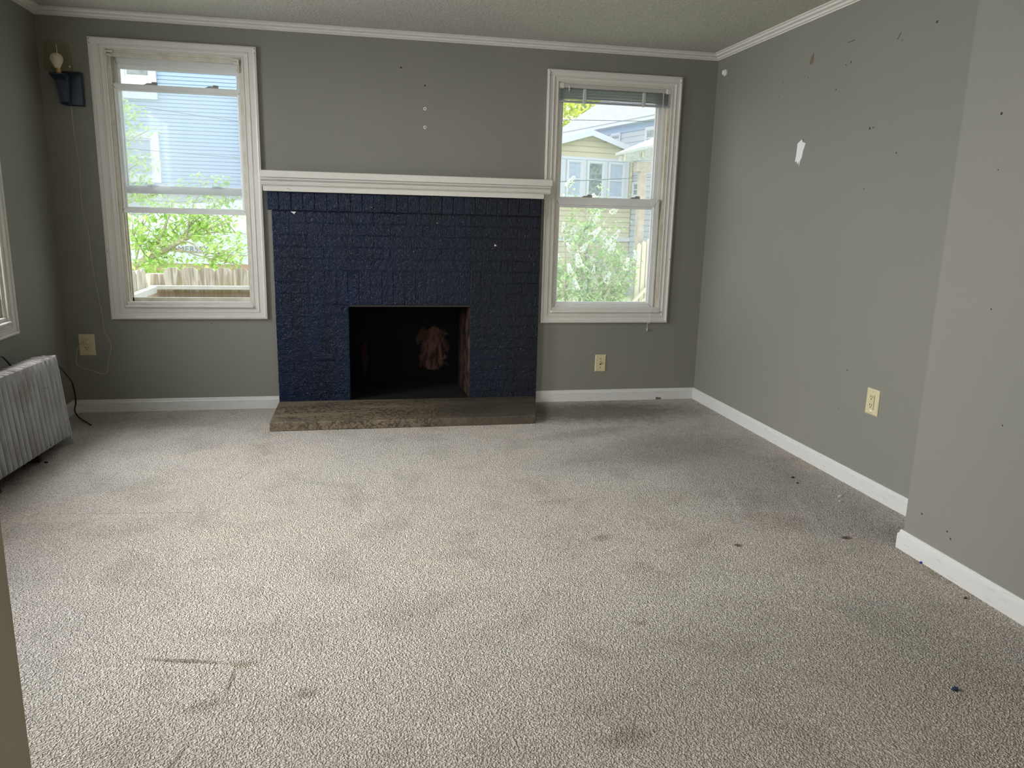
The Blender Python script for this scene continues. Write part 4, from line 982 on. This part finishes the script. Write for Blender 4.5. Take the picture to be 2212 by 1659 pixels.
# distant tree
random.seed(5)
yt = empty('distant_tree', (14.4, 40, ground_z(40))); tag(yt, 'yellow-green tree behind the roofs, top left of the right window', 'tree')
bmm = MB(); limb(bmm, (14.4, 40, ground_z(40)-.1), (14.4, 40, 5.5), .28, .15, .01); lm = MB()
for i in range(9): limb(bmm, (14.4, 40, 3+.3*i), (14.4+random.uniform(-2.4, 2.4), 40+random.uniform(-1, 1), 5.6+random.uniform(0, 3)), .08, .02, .03)
for _ in range(900):
    a = random.uniform(0, 2*pi); h = random.uniform(-1, 1); q = math.sqrt(max(0, 1-h*h))*random.uniform(.75, 1)
    leaf_cloud(lm, (14.4+3.1*q*cos(a), 40+2.2*q*sin(a), 6.1+3.2*h), .6, 9, .40)
bmm.build('branches', m_bark, yt); lm.build('foliage', m_leaf3, yt)

# --- porch on the right
po = empty('wooden_porch', (5.8, 4.2, -.6)); tag(po, 'grey mossy porch roof corner on a wooden post, right window view', 'porch')
mb = MB(); mb.prism([(4.905, 2.018), (6.6, 2.72), (6.6, 2.78), (4.900, 2.045)], 1, 3.2, 4.55); mb.build('porch_roof', m_porchroof, po)
mb = MB(); mb.prism([(4.93, 1.945), (5.40, 1.975), (6.6, 2.0), (6.6, 2.70), (4.93, 2.020)], 1, 4.42, 4.50); mb.build('gable_board', m_porchroof, po)
mb = MB(); mb.box(4.965, 4.985, 4.40, 4.42, 1.95, 2.03); mb.box(5.20, 5.215, 4.40, 4.42, 2.0, 2.06); mb.build('bracket', m_palewood, po)
mb = MB(); mb.box(5.135, 5.32, 4.40, 4.52, 1.83, 1.946, .006); mb.build('post_cap', m_porchwood, po)
mb = MB(); mb.box(5.195, 5.285, 4.42, 4.51, -.65, 1.84, .006); mb.build('post', m_porchwood, po)
for i, x in enumerate((5.17, 5.235, 5.30, 5.365, 5.43)):
    mb = MB(); mb.prism([(x, -.1), (x+.05, -.1), (x+.05, .93+.03*i), (x+.025, .955+.03*i), (x, .93+.03*i)], 1, 4.30, 4.33); mb.build('baluster', m_palewood, po)
mb = MB(); mb.box(5.14, 6.6, 4.2, 4.6, -.65, -.1); mb.build('deck', m_porchwood, po)
mb = MB(); mb.tube([(4.95, 4.15, .08), (5.10, 4.2, .215), (5.52, 4.3, .59)], .022, 8); mb.tube([(5.05, 4.2, .06), (5.52, 4.3, .46)], .012, 8); mb.build('handrail', m_palewood, po)

# --- utility wires
def wire(p, q, sag, label, r=.009):
    p = Vector(p); q = Vector(q); mb = MB(); mb.tube([p.lerp(q, t/20)-Vector((0, 0, sag*4*(t/20)*(1-t/20))) for t in range(21)], r, 5); tag(mb.build('utility_wire', m_wire), label, 'wire')
wire((-6, 6, 3.15), (3.5, 6, 2.1), .1, 'upper wire crossing the blue house siding', .004)
wire((-6, 6.2, 2.35), (4.0, 6.2, 1.85), .12, 'lower wire crossing the blue house siding', .004)
wire((1.63, 10.81, 3.12), (13.47, 18.61, 4.38), .05, 'upper wire crossing the pale house roof')
wire((1.63, 10.81, 1.71), (13.47, 18.61, 2.83), .05, 'lower wire crossing the yellow house windows')
